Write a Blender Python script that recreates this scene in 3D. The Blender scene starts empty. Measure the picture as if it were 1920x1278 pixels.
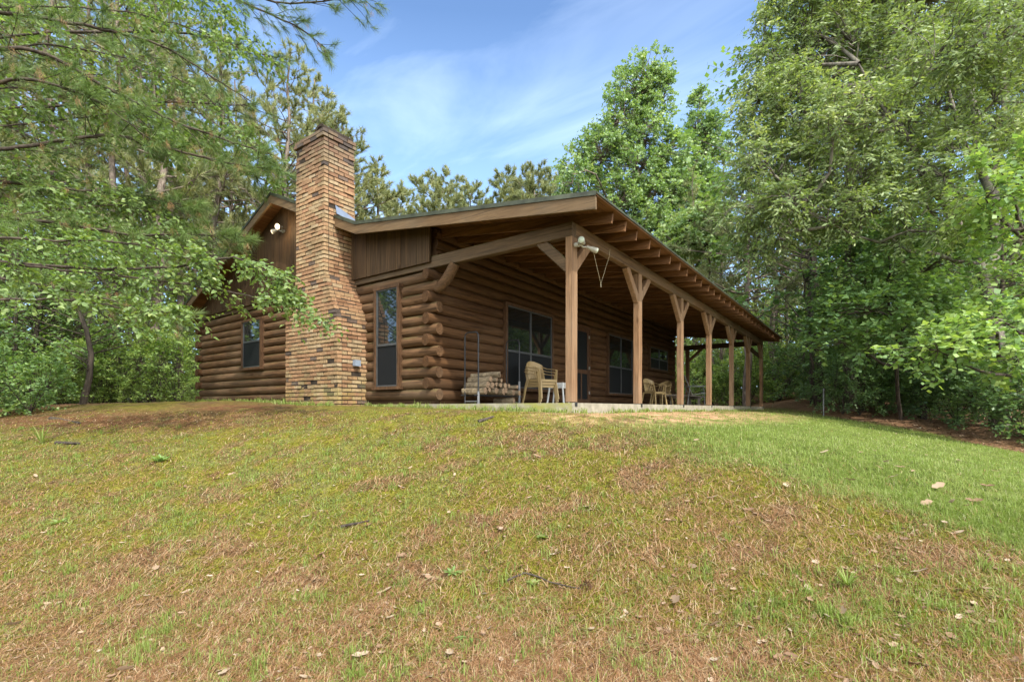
import bpy, math, random
import numpy as np
rng = np.random.default_rng(11)
random.seed(5)
R_ = math.radians
scene = bpy.context.scene
COL = scene.collection

# ------------------------------------------------------------------ camera frame (eye is the world origin)
FPX, CX, HY = 937.0, 960.0, 766.3
YAW = R_(35.8)
FW = np.array([-math.sin(YAW), math.cos(YAW), 0.0])
RT = np.array([math.cos(YAW), math.sin(YAW), 0.0])
UP = np.array([0.0, 0.0, 1.0])


def at(px, py, d):
    """world point seen at photo pixel (px, py), d metres ahead"""
    return (FW + RT * (px - CX) / FPX + UP * (HY - py) / FPX) * d


def rd(r, d, z=0.0):
    p = RT * r + FW * d
    return np.array([p[0], p[1], z])


def proj(P):
    d = P @ FW
    d = np.where(np.abs(d) < 1e-3, 1e-3, d)
    return CX + FPX * (P @ RT) / d, HY - FPX * P[..., 2] / d, d


# ------------------------------------------------------------------ mesh builder
class MB:
    def __init__(self):
        self.v, self.f, self.t, self.n = [], [], [], 0

    def add(self, V, F, tint=0.5):
        V = np.asarray(V, float).reshape(-1, 3)
        F = np.asarray(F, np.int64)
        if F.ndim == 1:
            F = F.reshape(1, -1)
        self.f.append(F + self.n)
        self.v.append(V)
        self.t.append(np.broadcast_to(np.asarray(tint, float).reshape(-1) if np.ndim(tint) else np.full(len(V), tint), (len(V),)).copy())
        self.n += len(V)
        return self

    def build(self, name, mat, parent=None, smooth=False, local=False):
        me = bpy.data.meshes.new(name)
        V = np.concatenate(self.v)
        if parent is not None and not local:
            V = V - np.array(root_loc(parent))
        me.vertices.add(len(V))
        me.vertices.foreach_set('co', V.ravel())
        loops = np.concatenate([F.ravel() for F in self.f])
        tot = np.concatenate([np.full(len(F), F.shape[1]) for F in self.f])
        st = np.concatenate([[0], np.cumsum(tot)[:-1]])
        me.loops.add(len(loops))
        me.loops.foreach_set('vertex_index', loops.astype(np.int32))
        me.polygons.add(len(tot))
        me.polygons.foreach_set('loop_start', st.astype(np.int32))
        me.polygons.foreach_set('use_smooth', np.full(len(tot), bool(smooth)))
        me.update(calc_edges=True)
        a = me.attributes.new('tint', 'FLOAT', 'POINT')
        a.data.foreach_set('value', np.concatenate(self.t).astype(np.float32))
        if mat is not None:
            me.materials.append(mat)
        o = bpy.data.objects.new(name, me)
        COL.objects.link(o)
        if parent is not None:
            o.parent = parent
        return o


def root_loc(o):
    x = np.zeros(3)
    while o is not None:
        x = x + np.array(o.location)
        o = o.parent
    return x


def thing(name, label, cat, loc=(0, 0, 0), group=None, rz=0.0):
    o = bpy.data.objects.new(name, None)
    COL.objects.link(o)
    o.location = tuple(float(c) for c in loc)
    o.rotation_euler = (0, 0, rz)
    o.empty_display_size = 0.2
    return tag(o, label, cat, group)


def tag(o, label=None, cat=None, group=None, kind=None):
    if label: o['label'] = label
    if cat: o['category'] = cat
    if group: o['group'] = group
    if kind: o['kind'] = kind
    return o


def copy_tree(o, parent=None):
    c = o.copy()
    COL.objects.link(c)
    c.parent = parent
    for ch in list(o.children):
        copy_tree(ch, c)
    return c


BOXF = np.array([[0, 1, 3, 2], [4, 6, 7, 5], [0, 4, 5, 1], [2, 3, 7, 6], [0, 2, 6, 4], [1, 5, 7, 3]])


def box(mb, lo, hi, tint=0.5):
    x0, y0, z0 = lo
    x1, y1, z1 = hi
    V = [(x, y, z) for x in (x0, x1) for y in (y0, y1) for z in (z0, z1)]
    mb.add(V, BOXF, tint)


def norm(v):
    v = np.asarray(v, float)
    return v / np.maximum(np.linalg.norm(v, axis=-1, keepdims=True), 1e-9)


def beam(mb, p0, p1, w, h, up=(0, 0, 1), c=0.006, tint=0.5, nseg=1, wob=0.0):
    """bar from p0 to p1 with chamfered corners: w sideways, h along up"""
    p0, p1 = np.asarray(p0, float), np.asarray(p1, float)
    d = norm(p1 - p0)
    s = norm(np.cross(d, up))
    u = np.cross(s, d)
    a, b = w / 2, h / 2
    prof = [(-a + c, -b), (a - c, -b), (a, -b + c), (a, b - c), (a - c, b), (-a + c, b), (-a, b - c), (-a, -b + c)]
    V = []
    for i in range(nseg + 1):
        p = p0 + (p1 - p0) * i / nseg
        if 0 < i < nseg:
            p = p + (s * rng.normal() + u * rng.normal()) * wob
        V += [p + s * x + u * y for x, y in prof]
    F = []
    for i in range(nseg):
        for k in range(8):
            k2 = (k + 1) % 8
            F.append([i * 8 + k, i * 8 + k2, (i + 1) * 8 + k2, (i + 1) * 8 + k])
    n = mb.n
    mb.add(V, F, tint)
    e = nseg * 8
    mb.f.append(np.array([[7, 6, 5, 4, 3, 2, 1, 0]]) + n)
    mb.f.append(np.array([[0, 1, 2, 3, 4, 5, 6, 7]]) + n + e)


def prism(mb, poly, axis, a0, a1, tint=0.5):
    """poly: 2-D outline in the two other axes, pulled from a0 to a1 along axis"""
    n = len(poly)
    V = []
    for a in (a0, a1):
        for (x, y) in poly:
            V.append({0: (a, x, y), 1: (x, a, y), 2: (x, y, a)}[axis])
    F = [[k, (k + 1) % n, n + (k + 1) % n, n + k] for k in range(n)]
    m = mb.n
    mb.add(V, F, tint)
    mb.f.append(np.array([list(range(n))[::-1]]) + m)
    mb.f.append(np.array([list(range(n, 2 * n))]) + m)


def tube(mb, pts, rad, sides=6, tint=0.5, caps=True):
    P = np.asarray(pts, float)
    n = len(P)
    rad = np.broadcast_to(np.asarray(rad, float), (n,))
    T = np.empty_like(P)
    T[1:-1] = P[2:] - P[:-2]
    T[0] = P[1] - P[0]
    T[-1] = P[-1] - P[-2]
    T = norm(T)
    ref = np.array([0, 0, 1.0]) if abs(T[0][2]) < 0.9 else np.array([1.0, 0, 0])
    s = norm(np.cross(T[0], ref))
    V = []
    ang = np.linspace(0, 2 * np.pi, sides, endpoint=False)
    ca, sa = np.cos(ang), np.sin(ang)
    for i in range(n):
        s = norm(s - T[i] * (s @ T[i]))
        u = np.cross(T[i], s)
        V.append(P[i] + rad[i] * (np.outer(ca, s) + np.outer(sa, u)))
    V = np.concatenate(V)
    k = np.arange(sides)
    k2 = (k + 1) % sides
    F = np.concatenate([np.stack([i * sides + k, i * sides + k2, (i + 1) * sides + k2, (i + 1) * sides + k], 1) for i in range(n - 1)])
    m = mb.n
    mb.add(V, F, tint)
    if caps:
        mb.add(V[:sides], [list(range(sides))[::-1]], tint)
        mb.add(V[-sides:], [list(range(sides))], tint)


def sticks(mb, P0, P1, r0, r1, tint=0.5):
    """many straight 3-sided twigs at once"""
    P0, P1 = np.asarray(P0, float), np.asarray(P1, float)
    n = len(P0)
    if n == 0:
        return
    T = norm(P1 - P0)
    ref = np.where(np.abs(T[:, 2:3]) < 0.9, np.array([[0, 0, 1.0]]), np.array([[1.0, 0, 0]]))
    s = norm(np.cross(T, ref))
    u = np.cross(T, s)
    V = []
    r0 = np.broadcast_to(r0, (n,))[:, None]
    r1 = np.broadcast_to(r1, (n,))[:, None]
    for P, r in ((P0, r0), (P1, r1)):
        for a in (0, 2.094, 4.189):
            V.append(P + r * (s * math.cos(a) + u * math.sin(a)))
    V = np.stack(V, 1).reshape(-1, 3)
    b = (np.arange(n) * 6)[:, None]
    F = np.concatenate([b + np.array([[k, (k + 1) % 3, 3 + (k + 1) % 3, 3 + k]]) for k in range(3)])
    mb.add(V, F, np.repeat(np.broadcast_to(tint, (n,)), 6))


def leaf_cards(mb, P, D, N, L, W, tint, fold=0.0):
    """diamond leaves: base P, along D, facing N"""
    n = len(P)
    if n == 0:
        return
    D = norm(D)
    S = norm(np.cross(D, N))
    N2 = np.cross(S, D)
    L = np.broadcast_to(L, (n,))[:, None]
    W = np.broadcast_to(W, (n,))[:, None]
    mid = P + D * L * 0.45
    V = np.stack([P, mid + S * W * 0.5 + N2 * W * fold, P + D * L, mid - S * W * 0.5 + N2 * W * fold], 1).reshape(-1, 3)
    F = np.arange(n * 4).reshape(-1, 4)
    mb.add(V, F, np.repeat(np.broadcast_to(tint, (n,)), 4))


def leaf_full(mb, P, D, N, L, W, tint):
    """near leaves: folded, curved, pointed; 8 corners each"""
    n = len(P)
    D = norm(D)
    S = norm(np.cross(D, N))
    N2 = np.cross(S, D)
    L = np.broadcast_to(L, (n,))[:, None]
    W = np.broadcast_to(W, (n,))[:, None]
    c1 = P + D * L * 0.3 - N2 * L * 0.02
    c2 = P + D * L * 0.68 - N2 * L * 0.06
    tip = P + D * L - N2 * L * 0.16
    f = 0.16
    V = np.stack([P, c1 + S * W * .48 + N2 * W * f, c2 + S * W * .36 + N2 * W * f * .7, tip,
                  c2 - S * W * .36 + N2 * W * f * .7, c1 - S * W * .48 + N2 * W * f, c1, c2], 1).reshape(-1, 3)
    b = (np.arange(n) * 8)[:, None]
    t = np.repeat(np.broadcast_to(tint, (n,)), 8)
    m = mb.n
    mb.add(V, np.concatenate([b + np.array([[6, 1, 2, 7]]), b + np.array([[5, 6, 7, 4]])]), t)
    mb.f.append(np.concatenate([b + np.array([[0, 1, 6]]), b + np.array([[0, 6, 5]]), b + np.array([[7, 2, 3]]), b + np.array([[4, 7, 3]])]) + m)


def vnoise(P, seed=0):
    """smooth value noise in [0,1] for points (n,2)"""
    P = np.asarray(P, float)
    i = np.floor(P).astype(np.int64)
    f = P - i
    f = f * f * (3 - 2 * f)

    def h(x, y):
        v = (x * 374761393 + y * 668265263 + seed * 974711) & 0x7fffffff
        v = ((v ^ (v >> 13)) * 1274126177) & 0x7fffffff
        return ((v ^ (v >> 16)) & 0xffff) / 65535.0
    a, b = h(i[:, 0], i[:, 1]), h(i[:, 0] + 1, i[:, 1])
    c, d = h(i[:, 0], i[:, 1] + 1), h(i[:, 0] + 1, i[:, 1] + 1)
    return (a * (1 - f[:, 0]) + b * f[:, 0]) * (1 - f[:, 1]) + (c * (1 - f[:, 0]) + d * f[:, 0]) * f[:, 1]


def fbm(P, seed=0, octv=4):
    s, a, tot = 0, 1.0, 0
    for k in range(octv):
        s = s + a * vnoise(np.asarray(P) * 2.03 ** k + 17.3 * k, seed + k)
        tot += a
        a *= 0.55
    return s / tot


def sstep(a, b, x):
    t = np.clip((x - a) / (b - a), 0, 1)
    return t * t * (3 - 2 * t)


# ------------------------------------------------------------------ terrain
def gz(X, Y, bumps=True):
    X, Y = np.asarray(X, float), np.asarray(Y, float)
    sx, sy = np.maximum(0, X + 3.3), np.maximum(0, 5.55 - Y) * (1 - .38 * sstep(-4, -13, X))
    s = np.sqrt((0.5 * sx) ** 2 + sy ** 2)
    g = np.where(s < 1.2, 0.145 * s * s, np.where(s < 4.3, .348 * s - .2088, 1.2876 + 0.25 * (1 - np.exp(-(np.maximum(s, 4.3) - 4.3) * 1.39))))
    z = -0.065 - g + 0.245 * np.clip((-3.3 - X) / 9, 0, 1)
    r_, d_ = X * RT[0] + Y * RT[1], X * FW[0] + Y * FW[1]
    z = z + np.clip((r_ - 10.3) * .16, 0, 1.1) * sstep(2, 6, d_)
    if bumps:
        P = np.stack([X.ravel(), Y.ravel()], 1)
        b = (fbm(P * 0.9, 3, 3) - 0.5) * 0.09 + (fbm(P * 4.1, 9, 2) - 0.5) * 0.045 + (fbm(P * 13.0, 19, 2) - 0.5) * 0.022
        near = np.exp(-np.maximum(s, 0) * 1.2).ravel()
        z = z + (b * (1 - 0.6 * near)).reshape(X.shape)
    return z


def soft_ell(px, py, cx, cy, rx, ry):
    return np.clip(1.35 - np.sqrt(((px - cx) / rx) ** 2 + ((py - cy) / ry) ** 2), 0, 1)


def masks(X, Y):
    """what covers the ground: lawn, moss/grass, dirt, woodland litter, red straw"""
    P = np.stack([X, Y, gz(X, Y)], 1)
    n1 = fbm(P[:, :2] * 0.9, 21, 4)
    n2 = fbm(P[:, :2] * 2.6, 33, 4)
    n3 = fbm(P[:, :2] * 8.5, 45, 3)
    n4 = fbm(P[:, :2] * 4.6, 61, 3)
    # woodland floor: beyond the tree line on the right, and the woods left and behind
    r, d = P @ RT, P @ FW
    px, py, _ = proj(P)
    edge = 10.3 + 0.06 * (d - 14) + (n1 - .5) * 1.2
    litter = sstep(-0.35, 0.5, r - edge) * sstep(3, 6, d)
    litter = np.maximum(litter, sstep(20.5, 22.5, d - 0.05 * r + (n1 - .5) * 3) * sstep(2, 6, r))
    litter = np.maximum(litter, sstep(-14.6, -16.6, X + (n1 - .5) * 2) * sstep(13.5, 16.0, d + (n1 - .5) * 3))
    # lawn strip between slab and the tree line
    lw = sstep(960, 1330, px + (n2 - .5) * 260 + (n4 - .5) * 160 - (py - 800) * 0.6)
    low = 818 + np.clip((px - 1150) * 0.30, 0, 300)          # lower rim of the lawn
    lw = lw * sstep(45, -60, py - low + (n2 - .5) * 90 + (n4 - .5) * 60)
    lw = np.where(d > 1.0, lw, 0)
    lawn = lw * (1 - litter)
    dirt = soft_ell(px, py, 1240, 780, 235, 17) * sstep(.30, .55, n3 * .5 + n2 * .5) * np.where(d > 5, 1, 0)
    red = np.maximum(soft_ell(px, py, 190, 788, 400, 20), soft_ell(px, py, 440, 765, 130, 10)) * np.where(d > 5, 1, 0) * sstep(.34, .52, .5 * n3 + .5 * n4)
    grass = 0.75 * soft_ell(px, py, 230, 900, 520, 110) + 0.55 * soft_ell(px, py, 800, 815, 420, 48) + \
        0.35 * soft_ell(px, py, 150, 1130, 420, 190) + 0.3 * soft_ell(px, py, 760, 960, 420, 120) + \
        0.5 * soft_ell(px, py, 1740, 1130, 300, 90) + 0.25 * soft_ell(px, py, 1000, 1200, 900, 120) + \
        0.45 * soft_ell(px, py, 60, 850, 200, 50)
    grass = np.where(d > 1, grass, .35)
    grass = np.clip(grass * 1.25 + .08, 0, 1) * sstep(.40, .58, .4 * n2 + .25 * n3 + .35 * (1 - n4)) * (1 - red * .8)
    streak = fbm(np.stack([X * .8 + Y * .5, (Y - X) * 2.2], 1), 71, 3)
    moss = 0.8 * soft_ell(px, py, 960, 860, 560, 75) + 0.85 * soft_ell(px, py, 1620, 1060, 460, 190) + \
        0.5 * soft_ell(px, py, 900, 1040, 620, 120) + .7
    moss = moss - .2 * sstep(1000, 1120, py) * (1 - sstep(1300, 1500, px))
    moss = np.where(d > 1, moss, .4)
    moss = np.clip(moss * 1.15, 0, 1) * sstep(.40, .52, .34 * streak + .16 * n2 + .2 * n3 + .3 * n4) * (1 - red * .9) * (1 - lawn)
    dry = (1 - litter)
    return dict(lawn=lawn, grass=grass * dry, moss=moss * dry, dirt=dirt * dry, litter=litter, red=red * dry, n2=n2, n3=n3)


# ------------------------------------------------------------------ materials
def new_mat(name):
    m = bpy.data.materials.new(name)
    m.use_nodes = True
    nt = m.node_tree
    nt.nodes.clear()
    return m, nt, nt.nodes, nt.links


def nd(nt, t, **kw):
    n = nt.nodes.new(t)
    for k, v in kw.items():
        if k.startswith('i_'):
            n.inputs[k[2:].replace('_', ' ')].default_value = v
        else:
            setattr(n, k, v)
    return n


def ramp(nt, stops, interp='LINEAR'):
    n = nt.nodes.new('ShaderNodeValToRGB')
    cr = n.color_ramp
    cr.interpolation = interp
    while len(cr.elements) < len(stops):
        cr.elements.new(0.5)
    for e, (p, c) in zip(cr.elements, stops):
        e.position = p
        e.color = (c[0], c[1], c[2], 1) if len(c) == 3 else c
    return n


def mixc(nt, a, b, fac, mode='MIX'):
    n = nt.nodes.new('ShaderNodeMix')
    n.data_type = 'RGBA'
    n.blend_type = mode
    for s, v in ((0, fac), (6, a), (7, b)):
        if hasattr(v, 'links'):
            nt.links.new(v, n.inputs[s])
        else:
            n.inputs[s].default_value = v if s == 0 else (*v, 1)
    return n.outputs[2]


def principled(nt, color, rough=0.7, spec=0.3, bump=None, bstr=0.3, bdist=0.01, metal=0.0):
    p = nt.nodes.new('ShaderNodeBsdfPrincipled')
    o = nt.nodes.new('ShaderNodeOutputMaterial')
    if hasattr(color, 'links'): nt.links.new(color, p.inputs['Base Color'])
    else: p.inputs['Base Color'].default_value = (*color, 1)
    if hasattr(rough, 'links'): nt.links.new(rough, p.inputs['Roughness'])
    else: p.inputs['Roughness'].default_value = rough
    p.inputs['Specular IOR Level'].default_value = spec
    p.inputs['Metallic'].default_value = metal
    if bump is not None:
        b = nt.nodes.new('ShaderNodeBump')
        b.inputs['Strength'].default_value = bstr
        b.inputs['Distance'].default_value = bdist
        nt.links.new(bump, b.inputs['Height'])
        nt.links.new(b.outputs[0], p.inputs['Normal'])
    nt.links.new(p.outputs[0], o.inputs[0])
    return p


def noise(nt, vec, scale, detail=4, rough=.55, dist=0.0):
    n = nt.nodes.new('ShaderNodeTexNoise')
    n.inputs['Scale'].default_value = scale
    n.inputs['Detail'].default_value = detail
    n.inputs['Roughness'].default_value = rough
    n.inputs['Distortion'].default_value = dist
    if vec is not None: nt.links.new(vec, n.inputs['Vector'])
    return n.outputs['Fac']


def mapped(nt, scale=(1, 1, 1), rot=(0, 0, 0)):
    t = nt.nodes.new('ShaderNodeTexCoord')
    m = nt.nodes.new('ShaderNodeMapping')
    m.inputs['Scale'].default_value = scale
    m.inputs['Rotation'].default_value = rot
    nt.links.new(t.outputs['Object'], m.inputs['Vector'])
    return m.outputs[0]


def attr(nt, name='tint'):
    n = nt.nodes.new('ShaderNodeAttribute')
    n.attribute_name = name
    return n.outputs['Fac']


def wood_mat(name, dark, light, stretch, rough=.72, grey=None, greyamt=.5, moss=0.0, tintamt=.5, spec=.25):
    """stretch: per-axis scale of the grain, small along the wood"""
    m, nt, N, L = new_mat(name)
    v = mapped(nt, stretch)
    g = noise(nt, v, 1.0, 6, .65, .6)
    g2 = noise(nt, mapped(nt, tuple(s * 3.1 for s in stretch)), 1.0, 3, .7, .3)
    big = noise(nt, mapped(nt, (.9, .9, .9)), 1.0, 3)
    c = ramp(nt, [(.30, dark), (.52, tuple((a + b) / 2 for a, b in zip(dark, light))), (.72, light)])
    L.new(g, c.inputs[0])
    col = c.outputs[0]
    r2 = ramp(nt, [(.35, (.55, .55, .55)), (.6, (1.12, 1.12, 1.12))])
    L.new(g2, r2.inputs[0])
    col = mixc(nt, col, r2.outputs[0], .55, 'MULTIPLY')
    r3 = ramp(nt, [(0, (.62, .60, .58)), (1, (1.35, 1.33, 1.30))])
    L.new(attr(nt), r3.inputs[0])
    col = mixc(nt, col, r3.outputs[0], tintamt, 'MULTIPLY')
    ck = noise(nt, mapped(nt, tuple(s * (.6 if s < 2 else 2.6) for s in stretch)), 1.0, 2, .4, .25)
    rk_ = ramp(nt, [(.60, (1, 1, 1)), (.665, (.30, .28, .26))])
    L.new(ck, rk_.inputs[0])
    col = mixc(nt, col, rk_.outputs[0], .75, 'MULTIPLY')
    kn = nt.nodes.new('ShaderNodeTexVoronoi')
    kn.inputs['Scale'].default_value = 1.0
    L.new(mapped(nt, tuple(1.6 if s < 2 else 4.5 for s in stretch)), kn.inputs['Vector'])
    rn_ = ramp(nt, [(.05, (.35, .30, .26)), (.13, (1, 1, 1))])
    L.new(kn.outputs['Distance'], rn_.inputs[0])
    col = mixc(nt, col, rn_.outputs[0], .7, 'MULTIPLY')
    if grey:
        rg = ramp(nt, [(.42, (0, 0, 0)), (.68, (1, 1, 1))])
        L.new(big, rg.inputs[0])
        mm = nt.nodes.new('ShaderNodeMath'); mm.operation = 'MULTIPLY'
        L.new(rg.outputs[0], mm.inputs[0]); mm.inputs[1].default_value = greyamt
        col = mixc(nt, col, grey, mm.outputs[0])
    if moss:
        ge = nt.nodes.new('ShaderNodeNewGeometry')
        sx = nt.nodes.new('ShaderNodeSeparateXYZ')
        L.new(ge.outputs['Normal'], sx.inputs[0])
        mn = noise(nt, mapped(nt, (4, 4, 4)), 1.0, 5, .7)
        a = nt.nodes.new('ShaderNodeMath'); a.operation = 'MULTIPLY_ADD'
        L.new(sx.outputs[2], a.inputs[0]); a.inputs[1].default_value = .45
        L.new(mn, a.inputs[2])
        rm = ramp(nt, [(.72, (0, 0, 0)), (.95, (moss, moss, moss))])
        L.new(a.outputs[0], rm.inputs[0])
        col = mixc(nt, col, (.11, .12, .03), rm.outputs[0])
    principled(nt, col, rough, spec, g, .35, .006)
    return m


def leaf_mat(name, cols, trans=.35, rough=.5, spec=.35, warm=(1.25, 1.3, .5)):
    """cols: tint ramp stops; leaves let light through"""
    m, nt, N, L = new_mat(name)
    c = ramp(nt, cols)
    L.new(attr(nt), c.inputs[0])
    p = nt.nodes.new('ShaderNodeBsdfPrincipled')
    p.inputs['Roughness'].default_value = rough
    p.inputs['Specular IOR Level'].default_value = spec
    L.new(c.outputs[0], p.inputs['Base Color'])
    t = nt.nodes.new('ShaderNodeBsdfTranslucent')
    L.new(mixc(nt, c.outputs[0], warm, 1.0, 'MULTIPLY'), t.inputs[0])
    mx = nt.nodes.new('ShaderNodeMixShader')
    mx.inputs[0].default_value = trans
    L.new(p.outputs[0], mx.inputs[1])
    L.new(t.outputs[0], mx.inputs[2])
    o = nt.nodes.new('ShaderNodeOutputMaterial')
    L.new(mx.outputs[0], o.inputs[0])
    return m


def bark_mat(name, dark, light, sc=(9, 9, 2.2), moss=None, bstr=.8):
    m, nt, N, L = new_mat(name)
    v = mapped(nt, sc)
    g = noise(nt, v, 1.0, 6, .7, .8)
    c = ramp(nt, [(.36, dark), (.62, light)])
    L.new(g, c.inputs[0])
    col = c.outputs[0]
    b2 = noise(nt, mapped(nt, (1.3, 1.3, .8)), 1.0, 3)
    r = ramp(nt, [(.3, (.65, .62, .6)), (.7, (1.25, 1.22, 1.15))])
    L.new(b2, r.inputs[0])
    col = mixc(nt, col, r.outputs[0], .8, 'MULTIPLY')
    if moss:
        rm = ramp(nt, [(.5, (0, 0, 0)), (.66, (.6, .6, .6))])
        L.new(noise(nt, mapped(nt, (2.5, 2.5, 1.2)), 1.0, 5, .7), rm.inputs[0])
        col = mixc(nt, col, moss, rm.outputs[0])
    principled(nt, col, .85, .2, g, bstr, .02)
    return m


def plain(name, color, rough=.5, spec=.4, metal=0.0, var=.25, sc=6.0, bstr=.1):
    m, nt, N, L = new_mat(name)
    n = noise(nt, mapped(nt, (sc, sc, sc)), 1.0, 5, .6)
    r = ramp(nt, [(.3, tuple(c * (1 - var) for c in color)), (.7, tuple(min(1, c * (1 + var)) for c in color))])
    L.new(n, r.inputs[0])
    principled(nt, r.outputs[0], rough, spec, n, bstr, .003, metal)
    return m


M = {}
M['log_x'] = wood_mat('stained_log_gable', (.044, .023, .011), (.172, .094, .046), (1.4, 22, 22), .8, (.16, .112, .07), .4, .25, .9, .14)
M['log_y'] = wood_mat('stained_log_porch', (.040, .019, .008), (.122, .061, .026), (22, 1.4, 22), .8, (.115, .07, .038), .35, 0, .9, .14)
M['board_z'] = wood_mat('vertical_board', (.036, .020, .009), (.105, .058, .025), (26, 26, 1.2), .75, (.080, .052, .028), .35, .1, .9)
M['post'] = wood_mat('post_wood', (.150, .078, .036), (.32, .185, .095), (24, 24, 1.3), .78, (.27, .19, .12), .45, 0, .5)
M['beam_x'] = wood_mat('beam_wood_gable', (0.064, 0.039, 0.020), (0.143, 0.090, 0.046), (1.3, 22, 22), .78, (0.112, 0.083, 0.053), .5, .8, .5)
M['beam_y'] = wood_mat('beam_wood_porch', (0.096, 0.054, 0.026), (0.208, 0.120, 0.058), (22, 1.3, 22), .78, (0.160, 0.120, 0.072), .5, .8, .5)
M['rafter'] = wood_mat('rafter_wood', (.085, .038, .015), (.22, .108, .044), (1.3, 22, 22), .75, None, 0, 0, .7)
M['deck'] = wood_mat('roof_deck_board', (.105, .046, .019), (.205, .102, .044), (18, 1.1, 18), .8, None, 0, 0, .7)
M['fascia'] = wood_mat('fascia_board', (0.089, 0.051, 0.023), (0.173, 0.107, 0.051), (1.4, 20, 20), .75, (0.131, 0.100, 0.062), .5, 0, .4)
M['trim'] = wood_mat('window_trim', (.055, .028, .013), (.125, .064, .030), (14, 14, 2), .65, None, 0, 0, .4)
M['door'] = wood_mat('door_wood', (0.059, 0.028, 0.014), (0.122, 0.059, 0.028), (22, 22, 1.4), .6, None, 0, 0, .4)
M['grey_wood'] = wood_mat('weathered_wood', (.16, .13, .10), (.36, .31, .25), (20, 1.4, 20), .85, None, 0, 0, .5)
M['roof_metal'] = plain('moss_stained_roof_metal', (.060, .064, .040), .5, .4, .3, .5, 5)
M['flash'] = plain('galvanised_flashing', (.20, .235, .30), .45, .5, .5, .15, 8)
M['grey_box'] = plain('grey_painted_metal', (.22, .26, .32), .5, .4, .0, .1, 20)
M['alu'] = plain('window_aluminium', (.075, .078, .078), .45, .5, .3, .2, 10)
M['black_iron'] = plain('black_iron', (.018, .018, .019), .5, .4, .0, .3, 14)
M['steel'] = plain('dull_steel', (.17, .17, .17), .5, .5, .5, .25, 14)
M['tan_plastic'] = plain('tan_plastic', (.34, .235, .10), .42, .4, 0, .08, 3, .03)
M['white_plastic'] = plain('white_plastic', (.72, .71, .67), .42, .4, 0, .06, 3, .03)
M['lamp_shell'] = plain('lamp_shell', (.36, .34, .27), .4, .5, 0, .12, 20)
M['brass'] = plain('hinge_metal', (.45, .43, .38), .4, .5, .6, .1, 20)
M['string'] = plain('pale_cord', (.5, .42, .28), .8, .2, 0, .1, 30)


def glass_pane(name, base, rough, screen=False):
    m, nt, N, L = new_mat(name)
    n = noise(nt, mapped(nt, (1.1, 1.1, 1.1)), 1.0, 2)
    p = principled(nt, base, rough, .12 if screen else .6, n, .0015, .02)
    if not screen:
        p.inputs['Coat Weight'].default_value = 1.0
        p.inputs['Coat Roughness'].default_value = .02
        p.inputs['Coat IOR'].default_value = 1.6
    return m


M['glass'] = glass_pane('dark_glass', (.012, .014, .014), .03)
M['screen'] = glass_pane('insect_screen', (.012, .013, .014), .5, True)


def emit(name, col, s):
    m, nt, N, L = new_mat(name)
    e = nt.nodes.new('ShaderNodeEmission')
    e.inputs[0].default_value = (*col, 1)
    e.inputs[1].default_value = s
    o = nt.nodes.new('ShaderNodeOutputMaterial')
    L.new(e.outputs[0], o.inputs[0])
    return m


M['bulb'] = emit('lit_bulb', (1.0, .80, .50), 2.2)
M['lens'] = plain('lamp_lens', (.42, .46, .34), .25, .6, 0, .12, 30)


def concrete():
    m, nt, N, L = new_mat('concrete')
    n = noise(nt, mapped(nt, (7, 7, 7)), 1, 6, .65)
    c = ramp(nt, [(.3, (.20, .175, .125)), (.7, (.36, .32, .24))])
    L.new(n, c.inputs[0])
    rm = ramp(nt, [(.40, (0, 0, 0)), (.60, (.9, .9, .9))])
    L.new(noise(nt, mapped(nt, (1.6, .9, 3.5)), 1, 5, .7), rm.inputs[0])
    ge = nt.nodes.new('ShaderNodeNewGeometry')
    sx = nt.nodes.new('ShaderNodeSeparateXYZ')
    L.new(ge.outputs['Normal'], sx.inputs[0])
    a = nt.nodes.new('ShaderNodeMath'); a.operation = 'MULTIPLY'; a.use_clamp = True     # algae grows on the shaded, north-west side
    L.new(sx.outputs[1], a.inputs[0]); a.inputs[1].default_value = -1.0
    b = nt.nodes.new('ShaderNodeMath'); b.operation = 'MULTIPLY'
    L.new(a.outputs[0], b.inputs[0]); L.new(rm.outputs[0], b.inputs[1])
    col = mixc(nt, c.outputs[0], (.26, .25, .05), b.outputs[0])
    principled(nt, col, .9, .2, n, .4, .01)
    return m


M['concrete'] = concrete()


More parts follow.
